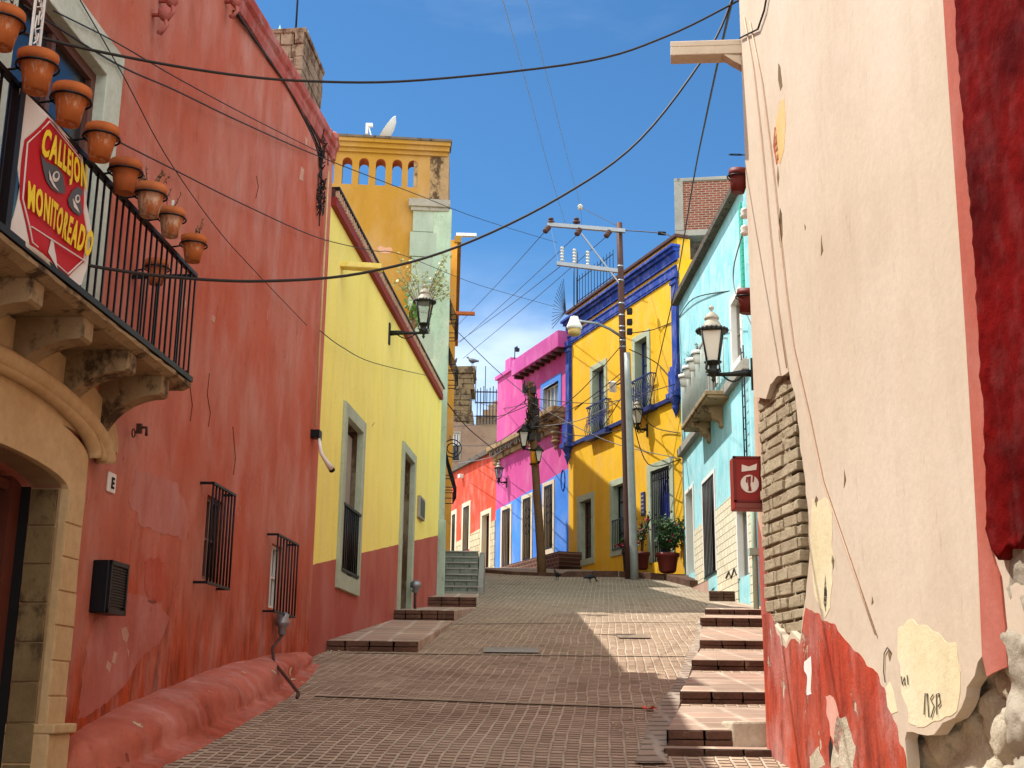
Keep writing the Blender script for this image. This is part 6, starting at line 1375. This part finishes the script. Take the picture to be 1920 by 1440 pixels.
cable([(1088, 388, 30.5*k_), (1160, 425, 31*k_)], .012, 'short wire from the glass insulator to the pole top', mat=m_cableg)
p = P(1088, 388, 30.5*k_); tag(MB().lathe([(.02, -.1), (.1, -.08), (.05, -.02), (.11, .02), (.04, .1)], 10).build('insulator', m_lglass, None, None, p), 'glass insulator hanging alone in the sky above the crossarm', 'insulator')
cable([(1172, 432, 31*k_), (1238, 437, 30*k_), (1266, 446, 29*k_)], .02, 'wire with a black coupling from the pole top to the golden house corner')
p = P(1241, 437, 30*k_); tag(MB().tube([(-.14, 0, .0), (.14, 0, -.02)], .07, 8).build('coupling', m_black, None, None, p), 'black cylindrical coupling on the wire right of the pole top', 'coupling')
D1 = lambda px, py: (px, py, L1.pt(L1.uv(px, py, .07)[0], .07, 0).y)
D2 = lambda px, py: (px, py, L2.pt(L2.uv(px, py, .12)[0], .12, 0).y)
wl = [([D1(45, 10), D1(215, 118), D1(330, 170), D1(450, 228), D1(600, 294), (780, 364, 16*k_), (905, 412, 22*k_), (1045, 455, 31*k_)], .008, 'thin wire crossing the red wall from the window corner and on to the crossarm'),
 ([D1(100, 20), D1(215, 78), D1(330, 145), D1(460, 215), D1(600, 286)], .006, 'upper thin wire across the red wall'),
 ([D1(215, 262), D1(330, 320), D1(460, 385), D1(598, 446), (700, 470, 14*k_), (760, 480, 16*k_), (900, 535, 24*k_), (1040, 575, 31*k_)], .007, 'thin wire crossing the middle of the red wall and the ochre gable'),
 ([D1(150, 0), D1(230, 140), D1(310, 290), D1(400, 420), D1(470, 500), D1(575, 610)], .005, 'thin wire dropping steeply down the red wall from above the window'),
 ([D2(600, 620), D2(640, 650), D2(700, 680), D2(800, 704)], .007, 'thin wire slung across the pale yellow wall below the lantern')]
for pts, r, lb in wl: cable(pts, r, lb)
for i in range(3): cable([(438+i*4, 20+i*3, 8.5*k_), (480+i*3, 78+i*4, 9.2*k_), (540+i*3, 165+i*5, 10.3*k_), (592-i*2, 252+i*6, 11.3*k_), (603, 300+i*10, 11.6*k_), (600-i, 400+i*12, 11.7*k_)], .013, ('outermost', 'middle', 'lowest')[i]+' of three dark cables bundled under the red cornice', 'cables under the red cornice')
for i in range(2): cable([(604, 350+i*6, 11.9*k_), (640-i*4, 440+i*6, 12.9*k_), (700-i*6, 555+i*6, 14.8*k_), (760-i*5, 648+i*5, 17.3*k_), (808-i*3, 722+i*6, 20*k_), (835, 752, 22*k_), (880, 805, 30*k_), (935, 850, 38*k_)], .018-.004*i, ('upper', 'lower')[i]+' of two black cables running under the pale yellow eave', 'cables under the pale yellow eave')
m = MB(); c = P(603, 330, 11.55*k_)
for i in range(40):
    f = random.uniform(-.55, .55); a = random.random()*6.3; m.tube([(random.gauss(0, .03), 0, f), (.06*math.cos(a)+.02, -.05, f+random.uniform(-.1, .1)), (random.gauss(0, .03), 0, f+random.uniform(-.3, .3))], .009, 4)
tag(m.build('cable_tangle', m_cable, None, None, tuple(c)), 'tangle of black cables at the corner where the red house meets the yellow one', 'cables')
m = MB(); c = P(812, 735, L2.b.y-.3)
for i in range(26):
    f = random.uniform(-.5, .2); a = random.random()*6.3; m.tube([(random.gauss(0, .05), 0, f), (.12*math.cos(a), -.06, f+random.uniform(-.2, .2)), (random.gauss(0, .05), 0, f+random.uniform(-.3, .3))], .012, 4)
tag(m.build('cable_tangle', m_cable, None, None, tuple(c)), 'tangle of black cables at the lower end of the red eave by the mint pilaster', 'cables')
for i, pts in enumerate(([(693, 555, 15*k_), (690, 640, 15*k_), (686, 720, 15*k_), (683, 800, 14.6*k_)], [(693, 570, 15*k_), (700, 690, 15.2*k_), (714, 750, 15.6*k_), (700, 795, 15*k_), (685, 798, 14.6*k_)])): cable(pts, .009, ('straight thin wire hanging down the pale yellow wall to the window corner', 'looping thin wire on the pale yellow wall beside the window')[i])
TP = wb_.y; GR = 'wires radiating from the wooden pole'
tg = [(845, 770, 36*k_, 'left and highest'), (850, 800, 44*k_, 'left at the height of the adobe window'), (852, 835, 45*k_, 'left just above the orange red roof'), (860, 868, 44*k_, 'left across the orange red wall, lowest'), (1172, 640, pyy, 'right to the upper bands of the brown pole'), (1176, 690, pyy, 'right to the pole at the flood light'), (1180, 740, pyy, 'right to the pole below the balconies'), (1186, 800, pyy, 'right and low to the grey pole'), (1266, 720, 29*k_, 'right to the blue pilaster base'), (1275, 860, 29*k_, 'right across the yellow ground floor'), (1084, 835, 35*k_, 'right to the pendant of the left pilaster'), (860, 740, 55*k_, 'up left to the stone turret'), (856, 620, 30*k_, 'steeply up left to the orange sliver house')]
for i, (x, y, d, lb) in enumerate(tg):
    x0, y0 = 995+random.uniform(-4, 4), 745+random.uniform(-15, 60); my = (y+y0)/2+(14 if i != 12 else 4)+random.uniform(0, 10)
    cable([(x0, y0, TP-.2), ((x0+x)/2, my, (TP+d)/2), (x, y, d-.15)], .015, 'thin black wire from the wooden pole '+lb, GR, m_cable if i % 3 else m_cableg)
for i, (a, b) in enumerate((((1020, 436), (856, 612)), ((1080, 442), (862, 642)), ((1134, 446), (868, 672)), ((1050, 500), (850, 648)))): cable([(a[0], a[1], 30.8*k_), ((a[0]+b[0])/2, (a[1]+b[1])/2+3, 40*k_), (b[0], b[1], 52*k_)], .014, ('first', 'second', 'third', 'fourth')[i]+' of the long wires, counted from the left crossarm end, descending left towards the turret', 'wires from the crossarms')
dd = lambda w, px, py, o=.1: w.pt(w.uv(px, py, o)[0], o, 0).y
for i, pts in enumerate(([(1180, 625, pyy), (1225, 618, 30*k_), (1270, 600, 29*k_)], [(1180, 655, pyy), (1230, 680, 30*k_), (1262, 715, 29*k_)], [(1175, 700, pyy), (1130, 738, 33*k_), (1075, 765, 35*k_)], [(1180, 720, pyy), (1130, 800, 33*k_), (1085, 840, 35*k_)], [(1270, 600, 28.9*k_), (1300, 560, 26*k_), (1372, 545, 22*k_)], [(1190, 760, pyy), (1225, 800, 30*k_), (1275, 812, 29*k_)], [(1185, 780, pyy), (1215, 870, 30*k_), (1280, 860, 29*k_)])): cable(pts, .018, ['thin wire from the brown pole to the top of the right blue pilaster', 'thin wire from the brown pole to the base of the right blue pilaster', 'thin wire from the poles left to the blue corner pilaster, the upper', 'thin wire from the poles left to the pilaster pendant, the lower', 'faint wire from the blue pilaster across the aqua wall', 'wire from the grey pole to the right edge of the golden wall', 'wire drooping over the blue door of the golden house'][i], 'wires on the golden house')
cable([(1392, 440, 9*k_), (1376, 500, 10*k_), (1378, 545, 10*k_), (1400, 590, 9.5*k_), (1412, 615, 9*k_)], .008, 'thin loop of grey wire in front of the aqua wall beside the lower clay pot', mat=m_cableg)
print('objects', len(bpy.data.objects))
